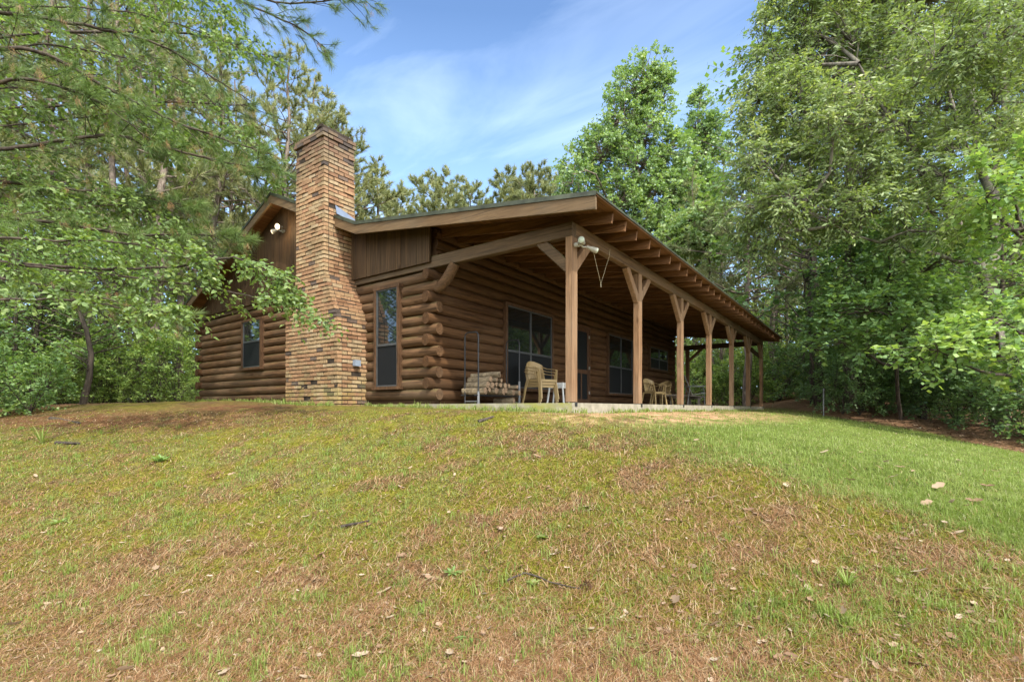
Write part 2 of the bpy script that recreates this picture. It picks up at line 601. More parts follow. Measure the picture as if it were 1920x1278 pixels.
def brick():
    m, nt, N, L = new_mat('tumbled_brick')
    c = ramp(nt, [(0, (.095, .072, .060)), (.075, (.165, .115, .085)), (.085, (.265, .140, .075)), (.30, (.345, .192, .105)), (.60, (.385, .232, .125)), (.82, (.37, .258, .14)), (1, (.42, .305, .185))], 'LINEAR')
    L.new(attr(nt), c.inputs[0])
    n = noise(nt, mapped(nt, (26, 26, 26)), 1, 6, .7)
    r = ramp(nt, [(.28, (.45, .42, .40)), (.55, (1.05, 1.05, 1.05)), (.8, (1.2, 1.2, 1.2))])
    L.new(n, r.inputs[0])
    col = mixc(nt, c.outputs[0], r.outputs[0], .75, 'MULTIPLY')
    big = noise(nt, mapped(nt, (1.7, 1.7, 1.1)), 1, 4, .65)
    rb = ramp(nt, [(.35, (.50, .49, .46)), (.6, (1.02, 1.02, 1.0))])
    L.new(big, rb.inputs[0])
    col = mixc(nt, col, rb.outputs[0], .7, 'MULTIPLY')
    # algae low down and soot at the top
    t = nt.nodes.new('ShaderNodeTexCoord')
    sx = nt.nodes.new('ShaderNodeSeparateXYZ')
    L.new(t.outputs['Object'], sx.inputs[0])
    mr = nt.nodes.new('ShaderNodeMapRange')
    L.new(sx.outputs[2], mr.inputs[0])
    for i, v in ((1, .75), (2, .05), (3, 0.0), (4, .42)): mr.inputs[i].default_value = v
    mm = nt.nodes.new('ShaderNodeMath'); mm.operation = 'MULTIPLY'; mm.use_clamp = True
    rr = ramp(nt, [(.42, (0, 0, 0)), (.6, (1, 1, 1))])
    L.new(noise(nt, mapped(nt, (5, 5, 3)), 1, 5, .7), rr.inputs[0])
    L.new(mr.outputs[0], mm.inputs[0]); L.new(rr.outputs[0], mm.inputs[1])
    col = mixc(nt, col, (.24, .25, .04), mm.outputs[0])
    ms = nt.nodes.new('ShaderNodeMapRange')
    L.new(sx.outputs[2], ms.inputs[0])
    for i, v in ((1, 4.1), (2, 5.2), (3, 0.0), (4, 1.3)): ms.inputs[i].default_value = v
    m2 = nt.nodes.new('ShaderNodeMath'); m2.operation = 'MULTIPLY'; m2.use_clamp = True
    L.new(ms.outputs[0], m2.inputs[0]); L.new(big, m2.inputs[1])
    col = mixc(nt, col, (.06, .05, .045), m2.outputs[0])
    principled(nt, col, .88, .2, n, .5, .012)
    return m


M['brick'] = brick()
M['mortar'] = plain('mortar', (.045, .034, .025), .95, .1, 0, .35, 12, .4)
M['bark_pine'] = bark_mat('pine_bark', (.075, .055, .045), (.26, .21, .17))
M['bark_oak'] = bark_mat('oak_bark', (.06, .050, .042), (.23, .205, .170), (6, 6, 3.2), (.17, .18, .10))
M['bark_dark'] = bark_mat('dark_bark', (.035, .027, .022), (.115, .092, .072))
M['twig'] = bark_mat('twig_bark', (.028, .021, .016), (.085, .066, .050), (12, 12, 12), None, .3)
G = lambda *c: c
M['leaf_near'] = leaf_mat('near_leaf', [(0, (0.088, 0.141, 0.043)), (.5, (0.171, 0.253, 0.070)), (1, (0.313, 0.376, 0.125))], 0.42, 0.42, 0.5)
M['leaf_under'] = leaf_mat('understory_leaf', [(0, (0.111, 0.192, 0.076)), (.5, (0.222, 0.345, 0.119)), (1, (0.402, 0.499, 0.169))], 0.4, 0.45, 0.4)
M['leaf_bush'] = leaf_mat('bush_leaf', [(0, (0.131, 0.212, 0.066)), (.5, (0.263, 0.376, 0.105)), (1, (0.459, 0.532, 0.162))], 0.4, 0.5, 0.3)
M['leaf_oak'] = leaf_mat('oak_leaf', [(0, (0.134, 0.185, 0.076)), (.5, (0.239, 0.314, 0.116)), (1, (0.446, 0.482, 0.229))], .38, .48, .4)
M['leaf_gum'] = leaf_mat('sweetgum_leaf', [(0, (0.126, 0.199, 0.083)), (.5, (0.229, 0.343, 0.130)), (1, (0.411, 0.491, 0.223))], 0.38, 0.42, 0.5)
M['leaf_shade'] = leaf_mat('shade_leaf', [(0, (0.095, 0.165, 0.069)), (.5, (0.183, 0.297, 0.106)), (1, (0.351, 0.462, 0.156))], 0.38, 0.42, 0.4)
M['needle'] = leaf_mat('pine_needle', [(0, (0.130, 0.168, 0.078)), (.5, (0.261, 0.286, 0.121)), (.93, (0.420, 0.404, 0.175)), (1, (0.396, 0.213, 0.110))], .28, .45, .35, (1.1, 1.1, .6))
M['needle_near'] = leaf_mat('near_pine_needle', [(0, (.075, .13, .032)), (.55, (.15, .225, .060)), (.86, (.24, .29, .09)), (.90, (.30, .16, .065)), (1, (.40, .24, .11))], .25, .42, .4, (1.1, 1.1, .6))
M['far_leaf'] = leaf_mat('far_woods_leaf', [(0, (0.124, 0.168, 0.086)), (.5, (0.225, 0.270, 0.120)), (1, (0.382, 0.387, 0.189))], .32, .6, .2)
M['grass'] = leaf_mat('grass_blade', [(0, (0.146, 0.196, 0.034)), (.5, (0.225, 0.293, 0.063)), (.8, (0.326, 0.353, 0.118)), (1, (0.406, 0.377, 0.210))], .38, .5, .25, (1.1, 1.15, .6))
M['moss'] = leaf_mat('moss_tuft', [(0, (0.122, 0.120, 0.013)), (.5, (0.219, 0.214, 0.023)), (1, (0.304, 0.279, 0.056))], .25, .7, .1, (1.1, 1.1, .6))
M['straw'] = leaf_mat('pine_straw', [(0, (0.104, 0.046, 0.019)), (.35, (0.251, 0.124, 0.052)), (.7, (0.369, 0.217, 0.104)), (1, (0.488, 0.365, 0.222))], .1, .6, .2, (1, 1, 1))
M['dead_leaf'] = leaf_mat('dead_leaf', [(0, (0.104, 0.054, 0.028)), (.4, (0.207, 0.122, 0.069)), (.8, (0.355, 0.252, 0.161)), (1, (0.444, 0.353, 0.252))], .15, .65, .2, (1, 1, 1))


def ground_mat():
    m, nt, N, L = new_mat('hill_ground')
    v = mapped(nt, (1, 1, 1))
    fine = noise(nt, v, 38, 8, .75)
    mid = noise(nt, v, 7, 6, .65)
    vor = nt.nodes.new('ShaderNodeTexVoronoi')
    vor.inputs['Scale'].default_value = 55
    L.new(v, vor.inputs['Vector'])
    straw = ramp(nt, [(.36, (0.031, 0.018, 0.010)), (.5, (0.129, 0.079, 0.035)), (.66, (0.292, 0.193, 0.099))])
    L.new(fine, straw.inputs[0])
    col = straw.outputs[0]

    def lay(col, name, stops, src, gain=1.0):
        r = ramp(nt, stops)
        L.new(src, r.inputs[0])
        return mixc(nt, col, r.outputs[0], attr(nt, name))
    col = lay(col, 'moss', [(.36, (0.051, 0.048, 0.007)), (.5, (0.150, 0.141, 0.015)), (.66, (0.272, 0.241, 0.037))], fine)
    col = lay(col, 'grass', [(.36, (0.041, 0.038, 0.011)), (.5, (0.136, 0.124, 0.034)), (.66, (0.258, 0.214, 0.088))], fine)
    col = lay(col, 'lawn', [(.36, (0.048, 0.066, 0.012)), (.5, (0.116, 0.148, 0.027)), (.66, (0.204, 0.228, 0.058))], fine)
    col = lay(col, 'red', [(.3, (0.058, 0.029, 0.014)), (.55, (0.163, 0.079, 0.034)), (.75, (0.245, 0.138, 0.065))], fine)
    col = lay(col, 'dirt', [(.3, (.30, .165, .080)), (.55, (.46, .27, .145)), (.75, (.56, .37, .22))], mid)
    col = lay(col, 'litter', [(.36, (.05, .028, .016)), (.5, (.19, .105, .055)), (.68, (.36, .22, .125))], fine)
    r = ramp(nt, [(.34, (.55, .55, .55)), (.66, (1.30, 1.30, 1.30))])
    L.new(mid, r.inputs[0])
    col = mixc(nt, col, r.outputs[0], .8, 'MULTIPLY')
    principled(nt, col, .95, .1, fine, .9, .03)
    return m


M['ground'] = ground_mat()
# ================================================================== LOG CABIN
XW, YG, XL, YE = -6.034, 6.08, -14.854, 18.9       # porch wall, gable wall, left wall, end wall
CH, Z0 = .184, .25                                 # log course height, centre of the lowest log
SLAB = .085
house = thing('log_cabin', 'brown log cabin with brick chimney and long open porch on the grassy rise', 'cabin', (-10.44, 12.5, .0))


def roof_top(x):
    return float(np.interp(x, [-15.5, -10.458, -7.564, -2.786], [2.437, 4.63, 3.372, 2.708]))


def log_course(mb, axis, fix, a0, a1, zc, rp, rz, tint, seg=14):
    n = max(4, int(abs(a1 - a0) * 1.3) + 2)
    t = np.linspace(0, 1, n)
    A = a0 + (a1 - a0) * t
    ph = rng.uniform(0, 6.28, 3)
    dz = .006 * np.sin(A * .9 + ph[0]) + .003 * rng.normal(size=n)
    dp = .007 * np.sin(A * .7 + ph[1]) + .003 * rng.normal(size=n)
    rr = 1 + .025 * np.sin(A * 1.1 + ph[2]) + .010 * rng.normal(size=n)
    ang = np.linspace(0, 2 * np.pi, seg, endpoint=False)
    V = []
    for i in range(n):
        pz = zc + dz[i] + rz * rr[i] * np.sin(ang)
        pp = fix + dp[i] + rp * rr[i] * np.cos(ang)
        aa = np.full(seg, A[i])
        V.append(np.stack([aa, pp, pz] if axis == 0 else [pp, aa, pz], 1))
    V = np.concatenate(V)
    k = np.arange(seg)
    k2 = (k + 1) % seg
    F = np.concatenate([np.stack([i * seg + k, i * seg + k2, (i + 1) * seg + k2, (i + 1) * seg + k], 1) for i in range(n - 1)])
    m = mb.n
    mb.add(V, F, tint)
    mb.add(V[:seg], [list(range(seg))[::-1]], tint * .7)
    mb.add(V[-seg:], [list(range(seg))], tint * .7)


# --- slab and walls
mb = MB()
box(mb, (XW - 8.9, YG - .03, -.6), (-3.345, 21.05, SLAB))
slab = mb.build('porch_slab', M['concrete'], house)
mb = MB()
for k in range(12):
    ext = .105 if k % 2 == 0 else -.02
    log_course(mb, 0, YG + .055, XL - (.02 if k % 2 else -.02), XW + ext, Z0 + CH * k, .088, .096, rng.uniform(.2, .8))
box(mb, (XL + .05, YG + .075, -.2), (XW - .06, YG + .2, 2.45), .1)
mb.build('log_wall', M['log_x'], house, True)
mb = MB()
for k in range(16):
    y0 = YG - .12 if (k % 2 == 1 and k < 12) else YG + .1
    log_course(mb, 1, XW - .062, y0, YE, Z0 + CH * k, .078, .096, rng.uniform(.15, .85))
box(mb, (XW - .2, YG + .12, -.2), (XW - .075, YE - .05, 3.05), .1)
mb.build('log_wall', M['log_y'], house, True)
mb = MB()
for k in range(12):
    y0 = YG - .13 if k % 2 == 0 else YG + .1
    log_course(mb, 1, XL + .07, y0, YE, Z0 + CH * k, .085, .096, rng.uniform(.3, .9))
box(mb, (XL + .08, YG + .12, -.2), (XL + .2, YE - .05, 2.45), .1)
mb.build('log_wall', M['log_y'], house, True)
mb = MB()
for k in range(12):
    log_course(mb, 0, YE - .06, XL, XW, Z0 + CH * k, .085, .096, rng.uniform(.2, .8))
box(mb, (XL + .1, YE - .2, -.2), (XW - .1, YE - .07, 3.0), .1)
mb.build('log_wall', M['log_x'], house, True)

# --- gable boards
mb = MB()
x = -14.9
while x < -6.08:
    w = rng.uniform(.125, .15)
    x2 = min(x + w, -6.065)
    o = rng.uniform(0, .006)
    cuts = [x + .0025] + [c for c in (-10.458, -7.564) if x + .0025 < c < x2 - .0025] + [x2 - .0025]
    poly = [(x + .0025, 2.485)] + [(x2 - .0025, 2.485)] + [(c, roof_top(c) - .075) for c in reversed(cuts)]
    prism(mb, poly, 1, YG - .050 - o, YG - .025 - o, rng.uniform(.15, .85))
    x = x2 + .0005
prism(mb, [(-14.9, 2.49), (-6.07, 2.49), (-6.07, roof_top(-6.07) - .08), (-7.564, roof_top(-7.564) - .08), (-10.458, 4.54), (-14.9, roof_top(-14.9) - .08)], 1, YG - .02, YG - .005, .05)
mb.build('gable_siding', M['board_z'], house)

# --- roof: metal, deck boards, edge trim, fascia, rafters
RY0, RY1 = 5.654, 21.5
px_ = [-15.5, -10.458, -7.564, -2.786]


def roof_prism(mb, top, bot, y0, y1, xs=px_, tint=.5):
    poly = [(x, roof_top(x) - bot) for x in xs] + [(x, roof_top(x) - top) for x in reversed(xs)]
    prism(mb, poly, 1, y0, y1, tint)


mb = MB()
roof_prism(mb, 0.0, .022, RY0, RY1)
for y in np.arange(RY0 + .10, RY1, .229):                      # ribs of the sheet metal
    for xa, xb in zip(px_[:-1], px_[1:]):
        beam(mb, (xa, y, roof_top(xa) + .006), (xb + (.004 if xb > -3 else 0), y, roof_top(xb) + .006), .035, .022, c=.009)
roof = mb.build('roof', M['roof_metal'], house)
mb = MB()
for a, b in zip(px_[:-1], px_[1:]):                            # decking boards run along the house
    n = int(abs(b - a) / .19)
    for i in range(n):
        xa, xb = a + (b - a) * i / n + .002, a + (b - a) * (i + 1) / n - .002
        yb = rng.uniform(10, 16)
        for ya, yc in ((RY0 + .012, yb - .002), (yb + .002, RY1 - .01)):
            prism(mb, [(xa, roof_top(xa) - .048), (xb, roof_top(xb) - .048), (xb, roof_top(xb) - .0225), (xa, roof_top(xa) - .0225)], 1, ya, yc, rng.uniform(.1, .9))
mb.build('roof_decking', M['deck'], roof)
mb = MB()
roof_prism(mb, -.006, .052, RY0 - .014, RY0 - .003)
beam(mb, (-2.778, RY0, 2.690), (-2.778, RY1, 2.690), .012, .030, c=.003)
mb.build('edge_trim', M['roof_metal'], roof)
mb = MB()
for xa, xb in ((-15.45, -10.459), (-10.457, -7.565), (-7.563, -2.80)):
    roof_prism(mb, .053, .218, RY0 + .002, RY0 + .042, [xa, xb], rng.uniform(.3, .8))
mb.build('fascia_board', M['fascia'], roof)
ry = [6.31, 6.70] + [7.16 + .5 * i for i in range(29)]
for y in ry:
    if y > 21.4: break
    mb = MB()
    x0 = XW - .02 if y < YE else -7.4
    rr = rng.normal() * .012
    beam(mb, (x0, y, roof_top(x0) - .124), (-2.845 + rr, y, roof_top(-2.845 + rr) - .124), .040, .146, (0, 0, 1), .003, rng.uniform(.2, .8))
    mb.build('rafter', M['rafter'], house)

# --- porch frame
PY = [6.082, 8.517, 10.963, 13.328, 15.873, 18.331, 20.80]
PW, PD = .108, .153
mb = MB(); beam(mb, (XL - .02, YG + .058, 2.490), (-3.362, YG + .058, 2.490), .114, .196, c=.008, tint=.5)
mb.build('porch_beam', M['beam_x'], house)
mb = MB(); beam(mb, (-3.417, YG + .117, 2.506), (-3.417, 20.95, 2.506), .108, .192, c=.008, tint=.5)
mb.build('porch_beam', M['beam_y'], house)
mb = MB(); beam(mb, (XL, 20.88, 2.50), (-3.473, 20.88, 2.50), .108, .19, c=.008, tint=.3)
mb.build('porch_beam', M['beam_x'], house)
for i, y in enumerate(PY):
    mb = MB()
    beam(mb, (-3.363 - PW / 2, y + PD / 2, SLAB + .012), (-3.363 - PW / 2, y + PD / 2, 2.408 if i else 2.391), PW, PD, (0, 1, 0), .006, rng.uniform(.35, .75), 5, .0015)
    p = mb.build('porch_post', M['post'], house)
    xc = -3.363 - PW / 2
    if i:
        mb = MB(); beam(mb, (xc, y - .47, 2.425), (xc, y + .03, 1.93), .092, .13, (0, 1, 1), .01, rng.uniform(.3, .6))
        mb.build('brace', M['post'], p)
    if i < 6:
        mb = MB(); beam(mb, (xc - .004, y + PD + .44, 2.425), (xc - .004, y + PD - .03, 1.97), .088, .13, (0, -1, 1), .01, rng.uniform(.3, .6))
        mb.build('brace', M['post'], p)
    if i in (0, 6):
        mb = MB(); beam(mb, (xc - .5, y + .07, 2.42), (xc - .03, y + .07, 1.97), .09, .145, (1, 0, 1), .012, .35)
        mb.build('brace', M['beam_x'], p)
    mb = MB()
    box(mb, (-3.43, y + .045, SLAB - .05), (-3.338, y + .11, SLAB + .012))  # dark block stands in for the shadowed notch in the slab edge
    mb.build('dark_notch', M['black_iron'], p)
mb = MB(); beam(mb, (-6.16, 20.88, SLAB), (-6.16, 20.88, 2.405), .13, .14, (0, 1, 0), .006, .1)
p = mb.build('porch_post', M['post'], house)
mb = MB(); beam(mb, (-6.13, 20.88, 1.95), (-5.6, 20.88, 2.42), .09, .13, (0, 1, 0), .01, .2)
mb.build('brace', M['post'], p)
mb = MB()                                                     # knee brace off the log corner under the gable beam
P = [(-6.0, YG + .055, 2.04), (-5.86, YG + .055, 2.09), (-5.72, YG + .055, 2.22), (-5.58, YG + .055, 2.40)]
tube(mb, P, [.085, .09, .09, .085], 10, .45)
mb.build('knee_brace', M['log_x'], house, True)


# --- windows and the door
def window(side, a0, a1, z0, z1, zmid, panes, sill=False):
    """side 'g': in the gable wall, looking -Y; 'p': in the porch wall, looking +X"""
    tw = .055

    def slab_(mb, b0, b1, c0, c1, d0, d1, t=.5):
        off = .030 if side == 'g' else .014
        d0, d1 = (d0 if d0 < 0 else d0 + off), d1 + off
        if side == 'g': box(mb, (b0, YG - d1, c0), (b1, YG - d0, c1), t)
        else: box(mb, (XW + d0, b0, c0), (XW + d1, b1, c1), t)
    mb = MB()
    slab_(mb, a0, a0 + tw, z0 + tw, z1 - tw, -.09, .062)
    slab_(mb, a1 - tw, a1, z0 + tw, z1 - tw, -.09, .060)
    slab_(mb, a0 - .012, a1 + .012, z1 - tw, z1, -.09, .066)
    slab_(mb, a0 - .03, a1 + .03, z0, z0 + tw, -.09, .085)
    w = mb.build('window', M['trim'], house)
    i0, i1, j0, j1 = a0 + tw, a1 - tw, z0 + tw, z1 - tw
    mb = MB()
    f = .026
    slab_(mb, i0, i0 + f, j0, j1, .015, .046)
    slab_(mb, i1 - f, i1, j0, j1, .015, .046)
    slab_(mb, i0 + f, i1 - f, j1 - f, j1, .015, .045)
    slab_(mb, i0 + f, i1 - f, j0, j0 + f, .015, .045)
    if zmid: slab_(mb, i0 + f, i1 - f, zmid - .02, zmid + .02, .018, .050)
    for q in range(1, panes):
        xm = i0 + (i1 - i0) * q / panes
        slab_(mb, xm - .024, xm + .024, j0 + f, j1 - f, .014, .047)
    mb.build('sash', M['alu'], w)
    for q in range(panes):
        xa, xb = i0 + (i1 - i0) * q / panes, i0 + (i1 - i0) * (q + 1) / panes
        mb = MB(); slab_(mb, xa + .004, xb - .004, (zmid or j0) + .005, j1 - .004, .020, .030)
        mb.build('pane', M['glass'], w)
        if zmid:
            mb = MB(); slab_(mb, xa + .004, xb - .004, j0 + .004, zmid - .005, .020, .034)
            mb.build('insect_screen', M['screen'], w)
    return w


window('g', -7.47, -6.79, .35, 2.225, 1.16, 1)
window('g', -12.43, -11.51, .93, 2.14, 1.60, 1)
window('p', 8.07, 9.91, .38, 2.155, 1.185, 2)
window('p', 12.86, 14.67, .385, 2.15, 1.2, 2)
window('p', 16.08, 17.92, 1.30, 2.12, 1.70, 2)

DY0, DY1 = 10.85, 11.79
mb = MB()
for (y0, y1, z0, z1, d) in ((DY0, DY0 + .06, .1, 2.07, .06), (DY1 - .06, DY1, .1, 2.07, .06), (DY0 - .01, DY1 + .01, 2.07, 2.13, .064),
                            (DY0 + .064, DY0 + .15, .12, 2.06, .046), (DY1 - .15, DY1 - .064, .12, 2.06, .046), (DY0 + .15, DY1 - .15, .12, .25, .044),
                            (DY0 + .15, DY1 - .15, .90, 1.0, .044), (DY0 + .15, DY1 - .15, 1.97, 2.06, .044), (DY0 + .44, DY0 + .50, .25, .90, .043)):
    box(mb, (XW - .07, y0, z0), (XW + d, y1, z1), rng.uniform(.3, .7))
door = mb.build('door', M['door'], house)
for (y0, y1, z0, z1) in ((DY0 + .15, DY1 - .15, 1.0, 1.97), (DY0 + .15, DY0 + .44, .25, .90), (DY0 + .50, DY1 - .15, .25, .90)):
    mb = MB(); box(mb, (XW + .030, y0 + .001, z0 + .001), (XW + .038, y1 - .001, z1 - .001))
    mb.build('screen_panel', M['screen'], door)
for z in (.42, 1.06, 1.86):
    mb = MB(); box(mb, (XW + .046, DY1 - .075, z - .035), (XW + .068, DY1 - .045, z + .035))
    mb.build('hinge', M['brass'], door)
mb = MB(); tube(mb, [(XW + .05, DY0 + .10, 1.03), (XW + .10, DY0 + .10, 1.03), (XW + .10, DY0 + .10, 1.13), (XW + .05, DY0 + .10, 1.13)], .009, 6)
mb.build('handle', M['brass'], door)

# --- chimney: every brick laid
CHX0, CHX1, CYF = -9.108, -8.185, 5.436
CBX0, CBX1 = -9.480, -7.781
BL, BH, JT, CRS = .198, .0565, .015, .0748


def chim_x(z):
    t = np.clip((z - 1.66) / (2.52 - 1.66), 0, 1)
    return CBX0 + (CHX0 - CBX0) * t, CBX1 + (CHX1 - CBX1) * t


def jbox(mb, lo, hi, tint):
    x0, y0, z0 = lo
    x1, y1, z1 = hi
    V = np.array([(x, y, z) for x in (x0, x1) for y in (y0, y1) for z in (z0, z1)])
    V += rng.normal(size=V.shape) * .0022
    mb.add(V, BOXF, tint)


mb = MB()
nc = int(5.13 / CRS) + 1
for i in range(nc):
    z = .02 + i * CRS
    x0, x1 = chim_x(z + BH / 2)
    e = .0
    if i >= nc - 2: e = .022
    x0, x1, yf, yb = x0 - e, x1 + e, CYF - e, 6.10 + (e if i >= nc - 2 else 0)

    def btint(face=0):
        return rng.uniform(0, .075) if rng.random() < (.045 if i < nc - 3 else .3) else (rng.uniform(.09, 1) if face else rng.beta(2, 1.5) * .9 + .1)
    par = i % 2

    def run(a0, a1, make):
        a = a0
        first = True
        while a < a1 - .02:
            l = BL * (.5 if (first and par) else 1) * rng.uniform(.96, 1.04)
            b = min(a + l, a1)
            if a1 - b < .05: b = a1
            make(a, b)
            a = b + JT
            first = False
    z1 = z + BH
    pj = lambda: rng.normal() * .006
    d = .09
    o1 = 0 if par else d + JT
    run(x0 + (0 if par else 0), x1, lambda a, b: jbox(mb, (a, yf + pj(), z), (b, yf + d, z1), btint()))
    run(yf + d + JT, yb, lambda a, b: jbox(mb, (x1 - d, a, z), (x1 + pj(), b, z1), btint(1)))
    run(yf + d + JT, yb, lambda a, b: jbox(mb, (x0 + pj(), a, z), (x0 + d, b, z1), btint(1)))
    if z > 3.4:
        run(x0 + d + JT, x1 - d - JT, lambda a, b: jbox(mb, (a, yb - d, z), (b, yb + pj(), z1), btint()))
chim = mb.build('chimney', M['brick'], house)
mb = MB()
g_ = .013
prism(mb, [(CBX0 + g_, -.5), (CBX1 - g_, -.5), (CBX1 - g_, 1.66), (CHX1 - g_, 2.52), (CHX1 - g_, 5.12), (CHX0 + g_, 5.12), (CHX0 + g_, 2.52), (CBX0 + g_, 1.66)], 1, CYF + g_, 6.08)
mb.build('mortar_core', M['mortar'], chim)
mb = MB()
ztop = .02 + (nc - 1) * CRS + BH
box(mb, (CHX0 + .02, CYF + .02, ztop - .05), (CHX1 - .02, 6.08, ztop + .022))
xc, r0 = CHX1 - .145, .155                                      # arched brick hood over the flue
for s in range(9):
    a0, a1 = math.pi * s / 9, math.pi * (s + 1) / 9
    for j in range(3):
        ya, yb_ = CYF + .0 + j * .215, CYF + j * .215 + .205
        poly = [(xc + rr * math.cos(a), ztop + .8 * rr * math.sin(a)) for rr, a in ((r0, a0 + .02), (r0, a1 - .02), (r0 - .06, a1 - .02), (r0 - .06, a0 + .02))]
        prism(mb, poly, 1, ya, yb_, rng.uniform(.05, .2))
prism(mb, [(xc + (r0 - .055) * math.cos(a), ztop + .8 * (r0 - .055) * math.sin(a)) for a in np.linspace(0, math.pi, 9)], 1, CYF + .02, 6.06, .03)
mb.build('chimney_cap', M['mortar'], chim)
mb = MB()
V = [(CHX1 + .006, 5.67, 3.825), (CHX1 + .006, 6.10, 3.70), (CHX1 + .05, 6.10, 3.60), (CHX1 + .05, 5.67, 3.655)]
V2 = [(a - .004, b, c) for a, b, c in V]
mb.add(V + V2, [[0, 1, 2, 3], [7, 6, 5, 4], [0, 4, 5, 1], [1, 5, 6, 2], [2, 6, 7, 3], [3, 7, 4, 0]])
mb.build('flashing', M['flash'], chim)
mb = MB(); beam(mb, (CBX1 + .0, 5.82, .845), (CBX1 + .085, 5.82, .845), .115, .112, c=.006)
mb.build('junction_box', M['grey_box'], chim)


# --- flood lights
def lamp(mb_shell, mb_lens, p, d, r=.062, ln=.15):
    p, d = np.array(p, float), norm(np.array(d, float))
    tube(mb_shell, [p, p + d * ln * .35, p + d * ln * .5, p + d * ln * .85, p + d * ln], [.022, .026, .034, r * .92, r], 16)
    tube(mb_lens, [p + d * ln * 1.002, p + d * (ln * 1.002 + .012), p + d * (ln * 1.002 + .018)], [r * .93, r * .8, r * .3], 16)


def flood(base, lamps, mat_lens):
    mb = MB(); tube(mb, base, [.035, .035], 12)
    f = mb.build('flood_light', M['lamp_shell'], house, True)
    for p, d, r in lamps:
        a, b = MB(), MB()
        lamp(a, b, p, d, r)
        tube(a, [base[1], (np.array(base[1]) + np.array(p)) / 2 + np.array([0, 0, -.02]), p], .011, 6)
        a.build('lamp_shell', M['lamp_shell'], f, True)
        b.build('lens', mat_lens, f, True)
    return f


flood(((-10.56, YG - .045, 3.92), (-10.56, YG - .10, 3.92)), [((-10.50, YG - .14, 3.98), (.35, -1, -.25), .062), ((-10.66, YG - .13, 3.97), (-.9, -.55, -.35), .052)], M['bulb'])
flood(((-3.362, 6.16, 2.28), (-3.30, 6.16, 2.28)), [((-3.255, 6.22, 2.30), (.25, -1, .02), .047), ((-3.25, 6.30, 2.27), (.75, .55, -.35), .042)], M['lens'])

gl = bpy.data.lights.new('gable_lamp_glow', 'POINT')
gl.energy, gl.shadow_soft_size, gl.color = 5.0, .04, (1.0, .72, .40)
go = bpy.data.objects.new('gable_lamp_glow', gl)
COL.objects.link(go)
go.location = (-10.40, 5.76, 3.93)

# ================================================================== THINGS ON THE PORCH
# --- firewood rack
rk = thing('firewood_rack', 'black metal firewood rack with tall hoop ends against the log wall', 'firewood rack', (-5.57, 7.15, SLAB))
RX0, RX1, RY_0, RY_1 = -5.72, -5.42, 6.54, 7.75


def hoop(y, h):
    P = [(RX0, y, SLAB)] + [(RX0, y, h - .06), (RX0 + .018, y, h - .018), (RX0 + .06, y, h), (RX1 - .06, y, h), (RX1 - .018, y, h - .018), (RX1, y, h - .06), (RX1, y, SLAB)]
    return P


for y, h in ((RY_0, 1.31), (RY_1, 1.31)):
    mb = MB(); tube(mb, hoop(y, h), .0125, 8)
    mb.build('end_hoop', M['black_iron'], rk, True)
mb = MB()
for x in (RX0, RX1): tube(mb, [(x, RY_0 - .10, .235), (x, RY_1 + .12, .235)], .011, 6)
for y in np.linspace(RY_0 + .1, RY_1 - .1, 4): tube(mb, [(RX0, y, .235), (RX1, y, .235)], .009, 6)
mb.build('shelf_rail', M['black_iron'], rk)
for y in (RY_0, RY_1):
    mb = MB(); tube(mb, [(RX0, y, .13), (RX1, y, .13)], .010, 6)
    mb.build('foot_rail', M['steel'], rk)
for y, zt in ((RY_0, .30), (RY_1, .52)):
    mb = MB(); tube(mb, [(RX1, y, SLAB), (RX1, y, zt)], .022, 8)
    mb.build('leg_sleeve', M['steel'], rk)

M['log_bark'] = bark_mat('firewood_bark', (.10, .076, .048), (.27, .21, .135), (10, 26, 10), None, .6)
M['log_end'] = wood_mat('firewood_cut_end', (.19, .12, .07), (.40, .27, .17), (20, 20, 20), .85, None, 0, 0, .6)


def firewood(c, rad, length, ang, label, split=False, el=0.0):
    """round or split log lying with its axis in the floor plane at angle ang"""
    o = thing('firewood_log', label, 'firewood', (c[0], c[1], c[2] - rad), 'split and round firewood stacked on the rack')
    a = np.array([math.cos(ang) * math.cos(el), math.sin(ang) * math.cos(el), math.sin(el)])
    s = norm(np.cross(a, UP)); u = np.cross(s, a)
    n = 9
    th = np.sort(rng.uniform(0, .5, n) + np.linspace(0, 2 * np.pi, n, endpoint=False))
    rr = rad * rng.uniform(.88, 1.05, n)
    if split:
        rr = np.where(np.cos(th - 1.2) < -.1, rr * .45, rr)
    mb, me_ = MB(), MB()
    V = []
    for t in (-.5, -.17, .17, .5):
        cc = np.array(c) + a * length * t + (s * rng.normal() + u * rng.normal()) * .004
        V += [cc + s * r * math.cos(q) + u * r * math.sin(q) for r, q in zip(rr, th)]
    k = np.arange(n); k2 = (k + 1) % n
    mb.add(V, np.concatenate([np.stack([i * n + k, i * n + k2, (i + 1) * n + k2, (i + 1) * n + k], 1) for i in range(3)]), rng.uniform(.2, .8))
    mb.build('bark', M['log_bark'], o)
    t = rng.uniform(.2, .9)
    for e, sg in ((0, -1), (3, 1)):
        W = [np.array(v) + a * sg * .001 for v in V[e * n:(e + 1) * n]]
        me_ = MB()
        me_.add(W, [list(range(n)) if sg > 0 else list(range(n))[::-1]], t)
        me_.build('cut_end', M['log_end'], o)
    return o


